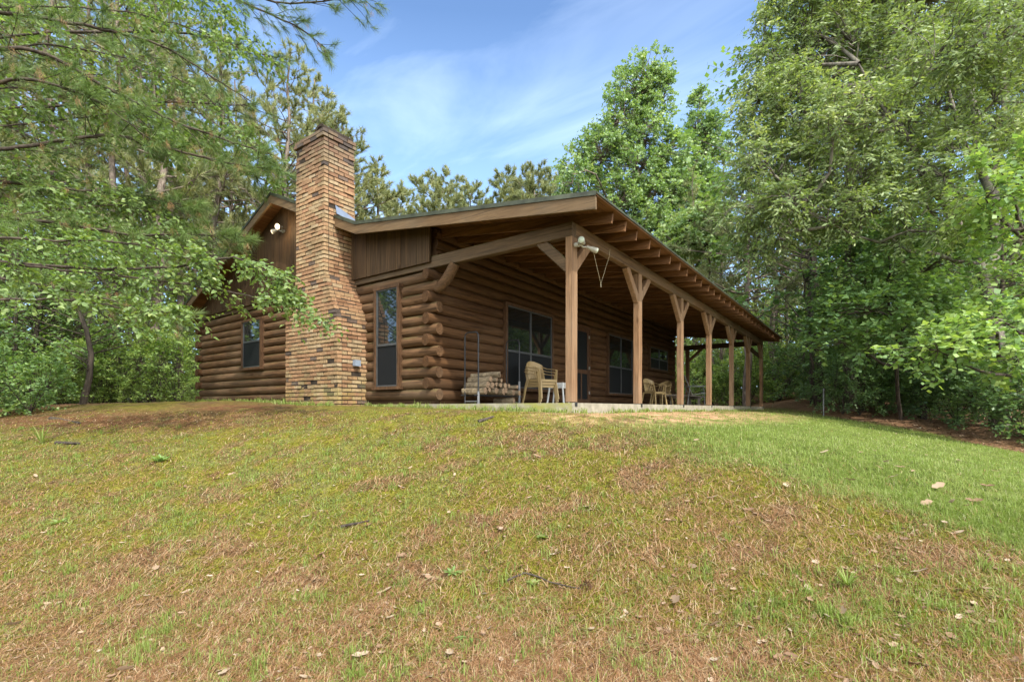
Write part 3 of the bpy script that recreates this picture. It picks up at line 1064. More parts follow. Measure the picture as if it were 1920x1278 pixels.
ZS = .247
lay = [(-5.560, 6.600, .062, .0, 0), (-5.560, 6.724, .060, .0, 1), (-5.540, 6.847, .066, .1, 0), (-5.570, 6.980, .060, -.1, 1), (-5.550, 7.103, .064, .05, 0), (-5.570, 7.236, .062, 0, 1), (-5.550, 7.370, .058, .1, 0), (-5.570, 7.483, .052, -.1, 1), (-5.560, 7.598, .050, 0, 0)]
for j, (x, y, r, a, s) in enumerate(lay):
    firewood((x, y, ZS + r), r, rng.uniform(.42, .50), a + math.pi * .0 + .1, 'rough %s firewood piece in the bottom layer of the rack' % ('split' if s else 'round'), s)
lay2 = [(-5.560, 6.667, .060, .05, 0), (-5.540, 6.790, .058, 0, 0), (-5.560, 6.913, .056, .1, 1), (-5.550, 7.046, .058, .0, 1), (-5.560, 7.170, .055, .1, 0), (-5.560, 7.303, .050, 0, 1), (-5.570, 7.540, .046, .1, 1)]
for x, y, r, a, s in lay2:
    firewood((x, y, ZS + .104 + r), r, rng.uniform(.40, .48), a, 'rough %s firewood piece in the second layer of the rack' % ('split' if s else 'round'), s)
firewood((-5.550, 6.733, ZS + .205 + .05), .055, .46, .1, 'pale round firewood log in the third layer at the left of the rack')
firewood((-5.530, 6.866, ZS + .20 + .048), .050, .46, .2, 'short split firewood log in the third layer beside the topmost log', True)
firewood((-5.540, 7.075, ZS + .20 + .042), .045, .42, 0, 'small split firewood log alone on the middle of the second layer', True)
firewood((-5.510, 6.847, ZS + .295 + .048), .055, .52, .55, 'long round firewood log lying askew on top of the stack', False, .08)
o = firewood((-5.540, 7.436, SLAB + .062), .060, .40, .2, 'dark firewood log on the slab underneath the rack')

# --- monobloc chairs
def chair(label, loc, rz, group=None, mat='tan_plastic'):
    """front towards +x; seat .42 m, back .82 m"""
    t = thing('plastic_chair', label, 'chair', loc, group, rz)
    mb = MB()
    n, m_ = 9, 9
    X = np.linspace(-.21, .23, n); Yy = np.linspace(-1, 1, m_)
    top = []
    for x in X:
        hw = .205 + .02 * (x + .2)
        for y in Yy:
            top.append((x, y * hw, .415 - .018 * (1 - y * y) * math.cos((x - .02) * 4) - .05 * max(0, x - .17) * 6 * .5 + .012 * abs(y) ** 3))
    top = np.array(top)
    bot = top - np.array([0, 0, .014])
    F = [[i * m_ + j, i * m_ + j + 1, (i + 1) * m_ + j + 1, (i + 1) * m_ + j] for i in range(n - 1) for j in range(m_ - 1)]
    Fb = [[f[3] + n * m_, f[2] + n * m_, f[1] + n * m_, f[0] + n * m_] for f in F]
    mb.add(np.concatenate([top, bot]), np.array(F + Fb))
    for a, b in (((-.21, -.2), (.22, -.21)), ((-.21, .2), (.22, .21))):
        beam(mb, (a[0], a[1], .395), (b[0], b[1], .39), .012, .05, c=.004)
    beam(mb, (.232, -.2, .385), (.232, .2, .385), .012, .055, c=.004)
    mb.build('seat', M[mat], t, False, True)
    mb = MB()

    def bp(y, z):      # the bowed, leaning back
        q = (z - .42) / .40
        return np.array([-.215 - .10 * q + .09 * (y / .24) ** 2, y * (1 - .06 * q * q), z])
    zt = lambda y: .83 - .08 * (y / .23) ** 2
    for j in range(7):                                   # slats
        y = -.165 + .055 * j
        P = [bp(y, z) for z in np.linspace(.44, zt(y) - .09, 6)]
        for a, b in zip(P[:-1], P[1:]): beam(mb, a, b, .034, .010, (1, 0, 0), .003)
    ys = np.linspace(-.235, .235, 12)
    for a, b in zip(ys[:-1], ys[1:]):                      # broad top rail
        q0, q1, q2, q3 = bp(a, zt(a) - .11), bp(b, zt(b) - .11), bp(b, zt(b)), bp(a, zt(a))
        dx = np.array([.016, 0, 0])
        mb.add([q0, q1, q2, q3, q0 - dx, q1 - dx, q2 - dx, q3 - dx], [[0, 1, 2, 3], [7, 6, 5, 4], [3, 2, 6, 7], [4, 5, 1, 0]])
    for s in (-1, 1):
        P = [bp(.225 * s, z) for z in np.linspace(.40, .74, 6)]
        for a, b in zip(P[:-1], P[1:]): beam(mb, a, b, .028, .020, (1, 0, 0), .004)
    mb.build('backrest', M[mat], t, False, True)
    for s in (-1, 1):
        mb = MB()
        P = [(-.20, .235 * s, .70), (-.10, .262 * s, .665), (.02, .272 * s, .645), (.14, .268 * s, .635), (.205, .258 * s, .615)]
        for a, b in zip(P[:-1], P[1:]): beam(mb, a, b, .052, .014, c=.004)
        beam(mb, (.20, .258 * s, .622), (.225, .225 * s, .38), .014, .05, (1, 0, 0), .004)
        mb.build('armrest', M[mat], t, False, True)
    for sx, sy in ((1, 1), (1, -1), (-1, 1), (-1, -1)):
        mb = MB()
        top = np.array([.215 if sx > 0 else -.205, .215 * sy, .41]); ft = np.array([.27 if sx > 0 else -.29, .245 * sy, 0.0])
        beam(mb, ft, top, .034, .046, (1, 0, 0), .007)
        mb.build('leg', M[mat], t, False, True)
    t.scale = (.94, .94, .94)
    return t


gp = 'tan plastic chairs stacked by the big window'
chair('bottom chair of the tan plastic stack beside the firewood rack', (-5.42, 8.470, SLAB), -.25, gp)
chair('middle chair of the tan plastic stack beside the firewood rack', (-5.40, 8.465, SLAB + .055), -.25, gp)
chair('topmost chair of the tan plastic stack beside the firewood rack', (-5.38, 8.460, SLAB + .11), -.25, gp)
chair('tan plastic armchair standing alone between the second and third porch posts', (-4.95, 13.65, SLAB), -.35)
chair('tan plastic armchair half hidden behind the third porch post', (-5.25, 15.1, SLAB), -1.9)

# --- white stools
def stool(label, loc, rz):
    t = thing('plastic_stool', label, 'stool', loc, 'white plastic stools by the stacked chairs', rz)
    mb = MB()
    beam(mb, (-.16, 0, .425), (.16, 0, .425), .32, .022, c=.009)
    for a, b in (((-.15, -.15), (.15, -.15)), ((.15, -.15), (.15, .15)), ((.15, .15), (-.15, .15)), ((-.15, .15), (-.15, -.15))):
        beam(mb, (*a, .385), (*b, .385), .01, .058, c=.003)
    mb.build('seat', M['white_plastic'], t, False, True)
    for sx in (-1, 1):
        for sy in (-1, 1):
            mb = MB(); beam(mb, (.185 * sx, .185 * sy, 0), (.14 * sx, .14 * sy, .42), .03, .03, (1, 0, 0), .006)
            mb.build('leg', M['white_plastic'], t, False, True)
    return t


stool('lower white plastic stool of the nested pair by the stacked chairs', (-5.45, 9.25, SLAB), .2)
stool('upper white plastic stool nested on the other by the stacked chairs', (-5.45, 9.25, SLAB + .035), .2)

# --- weathered bench and tube lawn chair at the far end of the porch
t = thing('wooden_bench', 'low weathered grey plank bench on the far end of the porch', 'bench', (-4.7, 16.3, SLAB))
for i in range(3):
    mb = MB(); beam(mb, (-5.02 + .15 * i, 14.95, SLAB + .33), (-4.98 + .15 * i, 17.6, SLAB + .33), .135, .04, c=.004, tint=rng.uniform(.2, .8))
    mb.build('plank', M['grey_wood'], t)
for y in (15.3, 17.2):
    mb = MB()
    for x in (-5.0, -4.7): beam(mb, (x, y, SLAB), (x, y, SLAB + .31), .07, .07, (1, 0, 0), .004)
    beam(mb, (-5.08, y, SLAB + .275), (-4.62, y, SLAB + .275), .05, .065, c=.004)
    mb.build('trestle', M['grey_wood'], t)
t = thing('lawn_chair', 'metal tube lawn chair beside the bench behind the third porch post', 'chair', (-4.35, 15.7, SLAB), None, .5)
mb = MB()
for s in (-.27, .27):
    tube(mb, [(.30, s, 0), (.26, s, .60), (-.26, s, .62), (-.34, s, 0)], .0125, 6)
    tube(mb, [(.25, s * .9, .40), (-.2, s * .9, .34), (-.42, s * .9, .92)], .0125, 6)
tube(mb, [(-.42, -.243, .92), (-.43, 0, .95), (-.42, .243, .92)], .0125, 6)
tube(mb, [(.25, -.243, .40), (.25, .243, .40)], .0125, 6)
mb.build('frame', M['steel'], t, True, True)
mb = MB()
for q in np.linspace(.05, .95, 6): beam(mb, (.25 - .45 * q, -.24, .40 - .06 * q + .008), (.25 - .45 * q, .24, .40 - .06 * q + .008), .055, .004, c=.001)
for q in np.linspace(.1, .95, 7): beam(mb, (-.2 - .22 * q + .012, -.24, .34 + .58 * q), (-.2 - .22 * q + .012, .24, .34 + .58 * q), .055, .004, (1, 0, .4), c=.001)
mb.build('webbing', M['tan_plastic'], t, False, True)

# --- cord hanging from the porch beam
t = thing('hanging_cord', 'thin pale cord hanging in a V from the porch beam near the flood light', 'cord', (-3.40, 7.0, 2.40))
mb = MB()
tube(mb, [(-3.358, 7.30, 2.52), (-3.357, 7.27, 2.40), (-3.40, 7.06, 1.93), (-3.44, 6.87, 2.41)], .0035, 5)
tube(mb, [(-3.40, 7.06, 1.95), (-3.40, 7.06, 1.88)], .006, 5)
mb.build('cord', M['string'], t)
# ================================================================== GROUND
def build_ground():
    a_f = np.arange(-62, 62.01, .27)
    a_c = np.arange(65, 296, 3.0)
    A = np.radians(np.concatenate([a_f, a_c]))            # clockwise from straight ahead
    D = [.5]
    while D[-1] < 420: D.append(D[-1] * (1.017 if D[-1] < 30 else 1.06) + .01)
    D = np.array(D)
    na, nr = len(A), len(D)
    aa, dd = np.meshgrid(A, D)
    rr, ff = dd * np.sin(aa), dd * np.cos(aa)
    X = rr * RT[0] + ff * FW[0]
    Y = rr * RT[1] + ff * FW[1]
    X, Y = X.ravel(), Y.ravel()
    Z = gz(X, Y)
    V = np.stack([X, Y, Z], 1)
    c = np.array([[0, 0, float(gz(np.array([0.]), np.array([0.]))[0])]])
    V = np.concatenate([V, c])
    k = np.arange(na); k2 = (k + 1) % na
    F = np.concatenate([np.stack([i * na + k2, i * na + k, (i + 1) * na + k, (i + 1) * na + k2], 1) for i in range(nr - 1)])
    mb = MB()
    mb.add(V, F)
    mb.f.append(np.stack([k2, np.full(na, na * nr), k], 1)[:, [0, 1, 2]])
    o = mb.build('ground', M['ground'], None, True)
    tag(o, kind='structure')
    mk = masks(V[:, 0], V[:, 1])
    for nme in ('lawn', 'grass', 'moss', 'dirt', 'litter', 'red'):
        a = o.data.attributes.new(nme, 'FLOAT', 'POINT')
        a.data.foreach_set('value', np.clip(mk[nme], 0, 1).astype(np.float32))
    return o


build_ground()

# where each line of sight meets the ground, so that cover can be sown denser close by
GX, GY = np.meshgrid(np.arange(-260, 2181, 20), np.concatenate([np.arange(767, 800, 1.5), np.arange(800, 900, 4), np.arange(900, 1400, 10)]))
def ray_ground(px, py):
    sh = px.shape
    px, py = px.ravel(), py.ravel()
    best = np.full(px.shape, np.nan)
    prev = np.full(px.shape, .8)
    for d in 0.9 * 1.012 ** np.arange(330):
        p = FW[None] * d + RT[None] * ((px - CX) / FPX * d)[:, None]
        z = (HY - py) / FPX * d
        hit = np.isnan(best) & (z < gz(p[:, 0], p[:, 1], False))
        best[hit] = d
    return best.reshape(sh)


def sow(n, ymin=769, ymax=1360, x0=-160, x1=2080, bias=1.0):
    """n points on the ground, even in view"""
    px = rng.uniform(x0, x1, n)
    py = ymin + (ymax - ymin) * rng.uniform(0, 1, n) ** bias
    d = SOWTAB(px, py)
    ok = ~np.isnan(d)
    px, d = px[ok], d[ok]
    p = FW[None] * d[:, None] + RT[None] * ((px - CX) / FPX * d)[:, None]
    X, Y = p[:, 0], p[:, 1]
    ok = ~((X < -3.33) & (X > -15) & (Y > 6.0) & (Y < 21.1)) & ~((X < -7.7) & (X > -9.55) & (Y > 5.4) & (Y < 6.2)) & (d < 45)
    return X[ok], Y[ok], d[ok]


_tab = ray_ground(GX.astype(float), GY.astype(float))
_xs, _ys = GX[0], GY[:, 0]


def SOWTAB(px, py):
    j = np.clip((px - _xs[0]) / 20, 0, len(_xs) - 1.001)
    i = np.clip(np.interp(py, _ys, np.arange(len(_ys))), 0, len(_ys) - 1.001)
    j0, i0 = j.astype(int), i.astype(int)
    fj, fi = j - j0, i - i0
    return (_tab[i0, j0] * (1 - fj) + _tab[i0, j0 + 1] * fj) * (1 - fi) + (_tab[i0 + 1, j0] * (1 - fj) + _tab[i0 + 1, j0 + 1] * fj) * fi


def hnorm(n):
    a = rng.uniform(0, 2 * np.pi, n)
    return np.stack([np.cos(a), np.sin(a), np.zeros(n)], 1)


def blades(mb, X, Y, H, W, tint, lean=.5):
    """bent blades of grass: 5 corners each"""
    n = len(X)
    P = np.stack([X, Y, gz(X, Y) - .004], 1)
    dr = hnorm(n)
    s = np.cross(dr, UP)
    ln = (np.abs(rng.normal(size=n)) * lean)[:, None]
    H, W = H[:, None], W[:, None]
    m_ = P + UP * H * .55 + dr * H * ln * .35
    tp = P + UP * H * np.maximum(.25, 1 - .35 * ln) + dr * H * ln
    V = np.stack([P - s * W * .5, P + s * W * .5, m_ - s * W * .42, m_ + s * W * .42, tp], 1).reshape(-1, 3)
    b = (np.arange(n) * 5)[:, None]
    m = mb.n
    mb.add(V, b + np.array([[0, 1, 3, 2]]), np.repeat(tint, 5))
    mb.f.append(b + np.array([[2, 3, 4]]) + m)


# --- lawn and tufts
X, Y, d = sow(330000, 769, 1340)
mk = masks(X, Y)
pr = np.clip(1.0 * mk['lawn'] + .50 * mk['grass'] + .05 * (1 - mk['litter']) * sstep(.5, .7, mk['n3']), 0, 1) * (1 - .93 * mk['litter']) * (1 - .8 * mk['dirt'])
k = rng.random(len(X)) < pr
X, Y, d = X[k], Y[k], d[k]
lawn = mk['lawn'][k]
H = np.where(lawn > .4, rng.uniform(.03, .065, len(X)), rng.uniform(.018, .055, len(X)) * (1 + .8 * (rng.random(len(X)) < .06)))
W = np.maximum(.0032, .0017 * d * .55) * rng.uniform(.7, 1.2, len(X))
n2 = fbm(np.stack([X, Y], 1) * 1.7, 5, 3)
tint = np.clip(.10 + .82 * n2 + .2 * rng.normal(size=len(X)) * .8 - .02 * lawn + .05, 0, 1)
tint = np.where(rng.random(len(X)) < .09, rng.uniform(.82, 1, len(X)), tint * .8)
mb = MB()
blades(mb, X, Y, H, W, tint, .95)
# clumps of taller weeds here and there
tx, ty, td = sow(1300, 785, 1330)
tk = masks(tx, ty)
k = rng.random(len(tx)) < np.clip(.2 + tk['grass'] * 1.2 - tk['litter'], 0, 1) * (1 - tk['lawn'])
tx, ty, td = tx[k], ty[k], td[k]
for x, y, dd in zip(tx, ty, td):
    n = int(rng.integers(8, 26))
    h = rng.uniform(.035, .10)
    blades(mb, x + rng.normal(size=n) * .022, y + rng.normal(size=n) * .022, h * rng.uniform(.6, 1.15, n), np.full(n, max(.004, .0011 * dd)), np.clip(rng.normal(.42, .15, n), 0, .8), .7)
edge = [(-3.30 + abs(rng.normal()) * .06, rng.uniform(6.0, 21.2)) for _ in range(230)] + [(rng.uniform(-7.7, -3.3), 6.02 - abs(rng.normal()) * .07) for _ in range(150)] + \
    [(rng.uniform(-14.9, -9.5), 6.0 - abs(rng.normal()) * .08) for _ in range(150)] + [(rng.uniform(-9.6, -7.7), 5.38 - abs(rng.normal()) * .06) for _ in range(60)]
for x, y in edge:
    n = int(rng.integers(5, 16))
    h = rng.uniform(.035, .11) * (1.5 if rng.random() < .12 else 1)
    blades(mb, x + rng.normal(size=n) * .03, y - np.abs(rng.normal(size=n)) * .03, h * rng.uniform(.5, 1.15, n), np.full(n, .010), np.clip(rng.normal(.5, .22, n), 0, 1), .6)
tag(mb.build('grass', M['grass'], None), 'short green and yellowing grass growing over the hill', 'grass', kind='stuff')

# --- moss
X, Y, d = sow(260000, 772, 1340)
mk = masks(X, Y)
k = rng.random(len(X)) < np.clip(mk['moss'] * 1.0 + .25 * mk['grass'], 0, 1) * (1 - mk['litter']) * (1 - mk['lawn'] * .8) * (1 - mk['dirt'])
X, Y, d = X[k], Y[k], d[k]
mb = MB()
blades(mb, X, Y, rng.uniform(.010, .026, len(X)), np.maximum(.006, .0019 * d) * rng.uniform(.7, 1.3, len(X)), np.clip(rng.normal(.5, .22, len(X)), 0, 1), .9)
tag(mb.build('moss', M['moss'], None), 'yellow green moss carpet between the pine straw', 'moss', kind='stuff')

# --- pine straw
X, Y, d = sow(430000, 770, 1350)
mk = masks(X, Y)
k = rng.random(len(X)) < np.clip((1 - .7 * mk['moss'] - .30 * mk['grass'] - .96 * mk['lawn'] - .6 * mk['dirt'] - .5 * mk['litter']) * (.4 + .6 * sstep(.3, .6, mk['n3'])), .03, 1)
X, Y, d = X[k], Y[k], d[k]
n = len(X)
dirs = hnorm(n)
sw = fbm(np.stack([X, Y], 1) * .7, 91, 2)[:, None] * 8
dirs = norm(dirs + .12 * np.concatenate([np.cos(sw), np.sin(sw), 0 * sw], 1))
dirs[:, 2] = 0
L_ = rng.uniform(.035, .11, n)
P = np.stack([X, Y, gz(X, Y)], 1)
P2 = P + dirs * L_[:, None]
P2[:, 2] = gz(P2[:, 0], P2[:, 1]) + np.abs(rng.normal(size=n)) * .006 + .003
P[:, 2] += np.abs(rng.normal(size=n)) * .007 + .003
s = norm(np.cross(P2 - P, UP)) * (np.maximum(.0013, .00068 * d) * rng.uniform(.7, 1.3, n))[:, None]
mid = (P + P2) / 2 + np.stack([0 * X, 0 * X, np.abs(rng.normal(size=n)) * .008], 1) + s * rng.normal(size=n)[:, None] * .8
V = np.stack([P - s * .5, P + s * .5, mid - s * .5, mid + s * .5, P2 - s * .3, P2 + s * .3], 1).reshape(-1, 3)
b = (np.arange(n) * 6)[:, None]
mb = MB()
mb.add(V, np.concatenate([b + np.array([[0, 1, 3, 2]]), b + np.array([[2, 3, 5, 4]])]), np.repeat(np.clip(rng.normal(.45, .32, n), 0, 1), 6))
tag(mb.build('pine_straw', M['straw'], None), 'reddish brown dry pine needles strewn over the ground', 'pine straw', kind='stuff')


# --- dead leaves: the small ones as litter, the larger ones one by one
def curl_leaf(mb, P, yaw, L, W, tint, curl=.25, tilt=.15):
    n = len(P)
    D = np.stack([np.cos(yaw), np.sin(yaw), rng.normal(size=n) * tilt], 1)
    N = norm(np.stack([rng.normal(size=n) * .35, rng.normal(size=n) * .35, np.ones(n)], 1))
    D = norm(D); S = norm(np.cross(D, N)); N = np.cross(S, D)
    L, W = L[:, None], W[:, None]
    cu = rng.uniform(.4, 1.4, n)[:, None] * curl
    rows = []
    for t, w in ((0, .06), (.22, .40), (.45, .30), (.62, .5), (.85, .28), (1, .02)):
        c = P + D * L * t + N * L * cu * (t - .45) ** 2 * 1.6
        for q in (-1, 0, 1):
            rows.append(c + S * W * w * q + N * W * (abs(q) * cu * 1.3 * w))
    V = np.stack(rows, 1).reshape(-1, 3)
    b = (np.arange(n) * 18)[:, None]
    F = np.concatenate([b + np.array([[i * 3 + j, i * 3 + j + 1, i * 3 + j + 4, i * 3 + j + 3]]) for i in range(5) for j in range(2)])
    mb.add(V, F, np.repeat(tint, 18))


X, Y, d = sow(34000, 769, 1340)
mk = masks(X, Y)
k = rng.random(len(X)) < np.clip(.05 * (1 - mk['lawn']) + .008 + mk['litter'] * 1.0 + .12 * mk['dirt'], 0, 1)
X, Y, d = X[k], Y[k], d[k]
n = len(X)
mb = MB()
lt = masks(X, Y)['litter']
sz = np.where(lt > .3, rng.uniform(.06, .13, n), rng.uniform(.018, .045, n)) * np.maximum(1, d / 16)
curl_leaf(mb, np.stack([X, Y, gz(X, Y) + .012], 1), rng.uniform(0, 6.28, n), sz, sz * rng.uniform(.45, .8, n), np.clip(rng.normal(np.where(lt > .3, .33, .62), .22, n), 0, 1))
tag(mb.build('leaf_litter', M['dead_leaf'], None), 'brown fallen leaves covering the shaded woodland floor and dotting the straw', 'leaf litter', kind='stuff')

lv = []
for q in range(5):
    mb = MB()
    curl_leaf(mb, np.zeros((1, 3)), np.zeros(1), np.array([.105]), np.array([.05]), np.array([rng.uniform(.4, .9)]), .3, .05)
    lv.append(mb)
X, Y, d = sow(240, 800, 1290, 20, 1900, .9)
lw = masks(X, Y)['lawn'] > .45
first = {}
for i, (x, y, l) in enumerate(zip(X[:170], Y[:170], lw[:170])):
    q = int(rng.integers(5))
    if q not in first:
        o = lv[q].build('dry_leaf', M['dead_leaf'], None, True, True)
        first[q] = o
    else:
        o = first[q].copy()
        COL.objects.link(o)
    s = rng.uniform(.40, .95) * (1.1 if l else 1)
    o.location = (x, y, float(gz(np.array([x]), np.array([y]))[0]) + (.022 if l else .007))
    o.rotation_euler = (rng.normal() * .16 + .12, rng.normal() * .16, rng.uniform(0, 6.28))
    o.scale = (s, s * rng.uniform(.8, 1.2), s)
    if l: tag(o, 'pale dry leaf lying on the bright green lawn', 'leaf', 'dry leaves scattered on the green lawn')
    else: tag(o, 'curled tan dry leaf lying on the pine straw and moss', 'leaf', 'dry leaves scattered on the straw')


def gpt(px, py, dz=0.0):
    d = float(ray_ground(np.array([float(px)]), np.array([float(py)]))[0])
    p = FW * d + RT * ((px - CX) / FPX * d)
    return np.array([p[0], p[1], float(gz(np.array([p[0]]), np.array([p[1]]))[0]) + dz])


def twig(label, pts, r, mat='bark_dark'):
    P = np.array([gpt(x, y, .012) for x, y in pts])
    t = thing('fallen_stick', label, 'stick', P[0])
    mb = MB()
    Q = [P[0]]
    for a, b in zip(P[:-1], P[1:]):
        for s in (.33, .66, 1): Q.append(a + (b - a) * s + np.array([rng.normal() * .004, rng.normal() * .004, abs(rng.normal()) * .003]))
    tube(mb, Q, np.linspace(r, r * .5, len(Q)), 7)
    mb.build('stem', M[mat], t, True)


twig('short dark stick lying in the straw left of the picture centre', [(640, 987), (692, 984)], .013)
twig('thin bent twig beside the small green sprig', [(950, 1094), (985, 1084), (1030, 1089), (1085, 1103)], .007)
twig('grey stick lying on the mossy crest before the log corner', [(897, 795), (926, 786)], .022)
twig('dark stick on the red straw strip by the left woods', [(95, 786), (150, 794)], .04)
twig('lower dark stick on the red straw strip by the left woods', [(105, 832), (148, 831)], .03)
c = gpt(1098, 1104, .02)
t = thing('pine_cone', 'dark open pine cone lying at the end of the bent twig', 'pine cone', c)
mb = MB()
a = rng.uniform(0, 6.28, 70); u = np.linspace(0, 1, 70)
rad = .020 * np.sin(np.pi * np.clip(u * .9 + .1, 0, 1)) + .004
Pc = c + np.stack([(u - .5) * .07, rad * .5 * np.cos(a * 1), rad * .5 * np.sin(a)], 1)
leaf_cards(mb, Pc, np.stack([0 * a + .35, np.cos(a), np.sin(a)], 1), np.stack([0 * a + 1, 0 * a, 0 * a], 1), rad * .9 + .006, .012, rng.uniform(0, .3, 70), .2)
mb.build('scale', M['dead_leaf'], t)


def weed(label, px, py, n, L, up, mat, tint, wide=.3):
    c = gpt(px, py, .004)
    t = thing('weed', label, 'weed', c)
    mb = MB()
    a = np.linspace(0, 6.28, n, endpoint=False) + rng.normal(size=n) * .25
    D = np.stack([np.cos(a), np.sin(a), up * rng.uniform(.5, 1.4, n)], 1)
    leaf_full(mb, np.repeat(c[None], n, 0), D, np.stack([-np.cos(a) * .4, -np.sin(a) * .4, np.ones(n)], 1), L * rng.uniform(.7, 1.1, n), L * wide, np.clip(rng.normal(tint, .12, n), 0, 1))
    mb.build('leaves', M[mat], t)


weed('bluish green rosette weed in the straw of the foreground', 848, 1088, 13, .075, .5, 'leaf_under', .55)
weed('pale green sprig beside the thin bent twig', 1000, 1096, 11, .055, .6, 'leaf_near', .8, .45)
weed('leafy green weed in the grass below the left bushes', 300, 868, 16, .16, .7, 'leaf_under', .6, .3)
weed('tall narrow leaved weed at the edge of the left red straw', 78, 832, 14, .34, 2.4, 'grass', .45, .06)
weed('broad leaved weed low on the left grass slope', 110, 985, 9, .11, .5, 'leaf_near', .75, .4)
weed('green weed sprawling on the straw below the picture centre', 880, 1190, 8, .09, .3, 'leaf_near', .5, .22)
weed('bright weed tuft on the lower right moss', 1590, 1105, 26, .12, 1.4, 'grass', .35, .06)
weed('small clover like weed under the oak leaf near the centre', 1018, 1012, 12, .06, .5, 'leaf_near', .7, .5)

# ================================================================== TREES
def curve_pts(p0, p1, n, wob, sag=0.0):
    t = np.linspace(0, 1, n)[:, None]
    P = np.asarray(p0) * (1 - t) + np.asarray(p1) * t
    L = np.linalg.norm(np.asarray(p1) - np.asarray(p0))
    for _ in range(2):
        k = rng.normal(size=3) * wob * L
        P = P + k * np.sin(np.pi * t * rng.integers(1, 3)) * (1 if _ == 0 else .5)
    P[:, 2:3] += sag * L * np.sin(np.pi * t)
    return P


def spray(mbL, mbW, C, O, m, k, lt, L, W, tint0, ko=.7, kr=.8, kup=.15, droop=.25, hang=.2, flat=.8, near=False, tw=.0035, twigs=True, tvar=.16):
    """twiglets with alternating leaves round clump centres C (n,3), O outward"""
    n = len(C)
    nt_ = n * m
    Cr = np.repeat(C, m, 0)
    Or = np.repeat(O, m, 0)
    T = norm(Or * ko + rng.normal(size=(nt_, 3)) * kr + np.array([0, 0, kup]))
    ln = lt * rng.uniform(.6, 1.25, nt_)
    S = Cr + rng.normal(size=(nt_, 3)) * lt * .18
    if twigs:
        sticks(mbW, S, S + T * ln[:, None] * .9 + np.array([0, 0, -1.0]) * (droop * ln * .8)[:, None], tw, tw * .4, .4)
    t = (np.arange(k) + .6) / k
    t = np.tile(t, nt_) + rng.normal(size=nt_ * k) * .03
    sd = np.tile(np.where(np.arange(k) % 2 == 0, 1.0, -1.0), nt_)
    Tk, Sk, lk = np.repeat(T, k, 0), np.repeat(S, k, 0), np.repeat(ln, k)
    side = norm(np.cross(Tk, UP) + rng.normal(size=Tk.shape) * .05)
    P = Sk + Tk * (lk * t)[:, None]
    P[:, 2] -= droop * lk * t * t
    D = norm(Tk * .55 + side * (sd * .8)[:, None] + rng.normal(size=Tk.shape) * .28 + np.array([0, 0, -hang]))
    N = norm(rng.normal(size=Tk.shape) * (1 - flat) * 1.6 + np.array([0, 0, 1.0]) * flat + Or.repeat(k, 0) * .25)
    tint = np.repeat(np.repeat(np.broadcast_to(tint0, (n,)), m), k) + rng.normal(size=nt_ * k) * tvar + .12 * (t - .5)
    sc = rng.uniform(.65, 1.2, nt_ * k)
    (leaf_full if near else leaf_cards)(mbL, P, D, N, L * sc, W * sc, np.clip(tint, 0, 1))


def ell_points(c, rad, n, shell=.45):
    u = norm(rng.normal(size=(n, 3)))
    r = rng.uniform(shell, 1, n) ** .8
    return np.asarray(c) + u * r[:, None] * np.asarray(rad), u


def broadleaf(name, label, base, paths, lobes, dens, rc, m, k, L, W, leaf, bark, cat='tree', group=None, tintb=.45, limbs=True, twr=.02, **kw):
    """paths: [(points, radii)] for trunk and big limbs; lobes: [(centre, radii)]; all in world space"""
    t = thing(name, label, cat, base, group)
    mbT, mbL = MB(), MB()
    skel = []
    for P, r in paths:
        P = np.asarray(P, float)
        Q = [P[0]]
        for a, b in zip(P[:-1], P[1:]):
            nn = max(2, int(np.linalg.norm(b - a) / .5))
            for s in np.linspace(0, 1, nn + 1)[1:]: Q.append(a + (b - a) * s + rng.normal(size=3) * .02 * np.linalg.norm(b - a) * (s < 1))
        Q = np.array(Q)
        rr = np.interp(np.linspace(0, 1, len(Q)), np.linspace(0, 1, len(r)), r)
        tube(mbT, Q, rr, 10, .5)
        skel.append(Q)
    SK = np.concatenate(skel)
    for c, rad in lobes:
        c, rad = np.asarray(c, float), np.asarray(rad, float)
        n = max(6, int(dens * (rad[0] * rad[1] * rad[2]) ** (2 / 3)))
        C, U = ell_points(c, rad, n)
        C = C + rng.normal(size=C.shape) * rad * .10
        if limbs:
            low = SK[SK[:, 2] < c[2] + .2 * rad[2]]
            if len(low) == 0: low = SK
            j = np.argmin(np.linalg.norm(low - c, axis=1) + .3 * np.abs(low[:, 2] - (c[2] - rad[2] * .8)))
            lp = curve_pts(low[j], c + U[0] * rad * .3, 7, .05)
            ll = np.linalg.norm(low[j] - c)
            tube(mbT, lp, np.linspace(max(.02, twr + ll * .010), twr * .5, 7), 6, .5, False)
            S = np.concatenate([lp[2:], curve_pts(lp[3], c - U[1] * rad * .5, 5, .05)])
            dd = np.linalg.norm(C[:, None] - S[None], axis=2)
            jj = np.argmin(dd + .4 * (S[None, :, 2] - C[:, None, 2]), axis=1)
            A = S[jj]
            mid = (A + C) / 2 + rng.normal(size=C.shape) * .06 * dd.min(1)[:, None] + np.array([0, 0, .05]) * dd.min(1)[:, None]
            rt = np.clip(twr * .55, .006, .03)
            sticks(mbT, A, mid, rt, rt * .7, .5)
            sticks(mbT, mid, C, rt * .7, rt * .35, .5)
        spray(mbL, mbT, C, U, m, k, rc, L, W, tintb + rng.normal(size=n) * .13, **kw)
    mbT.build('trunk', M[bark], t, True)
    mbL.build('crown', M[leaf], t)
    return t


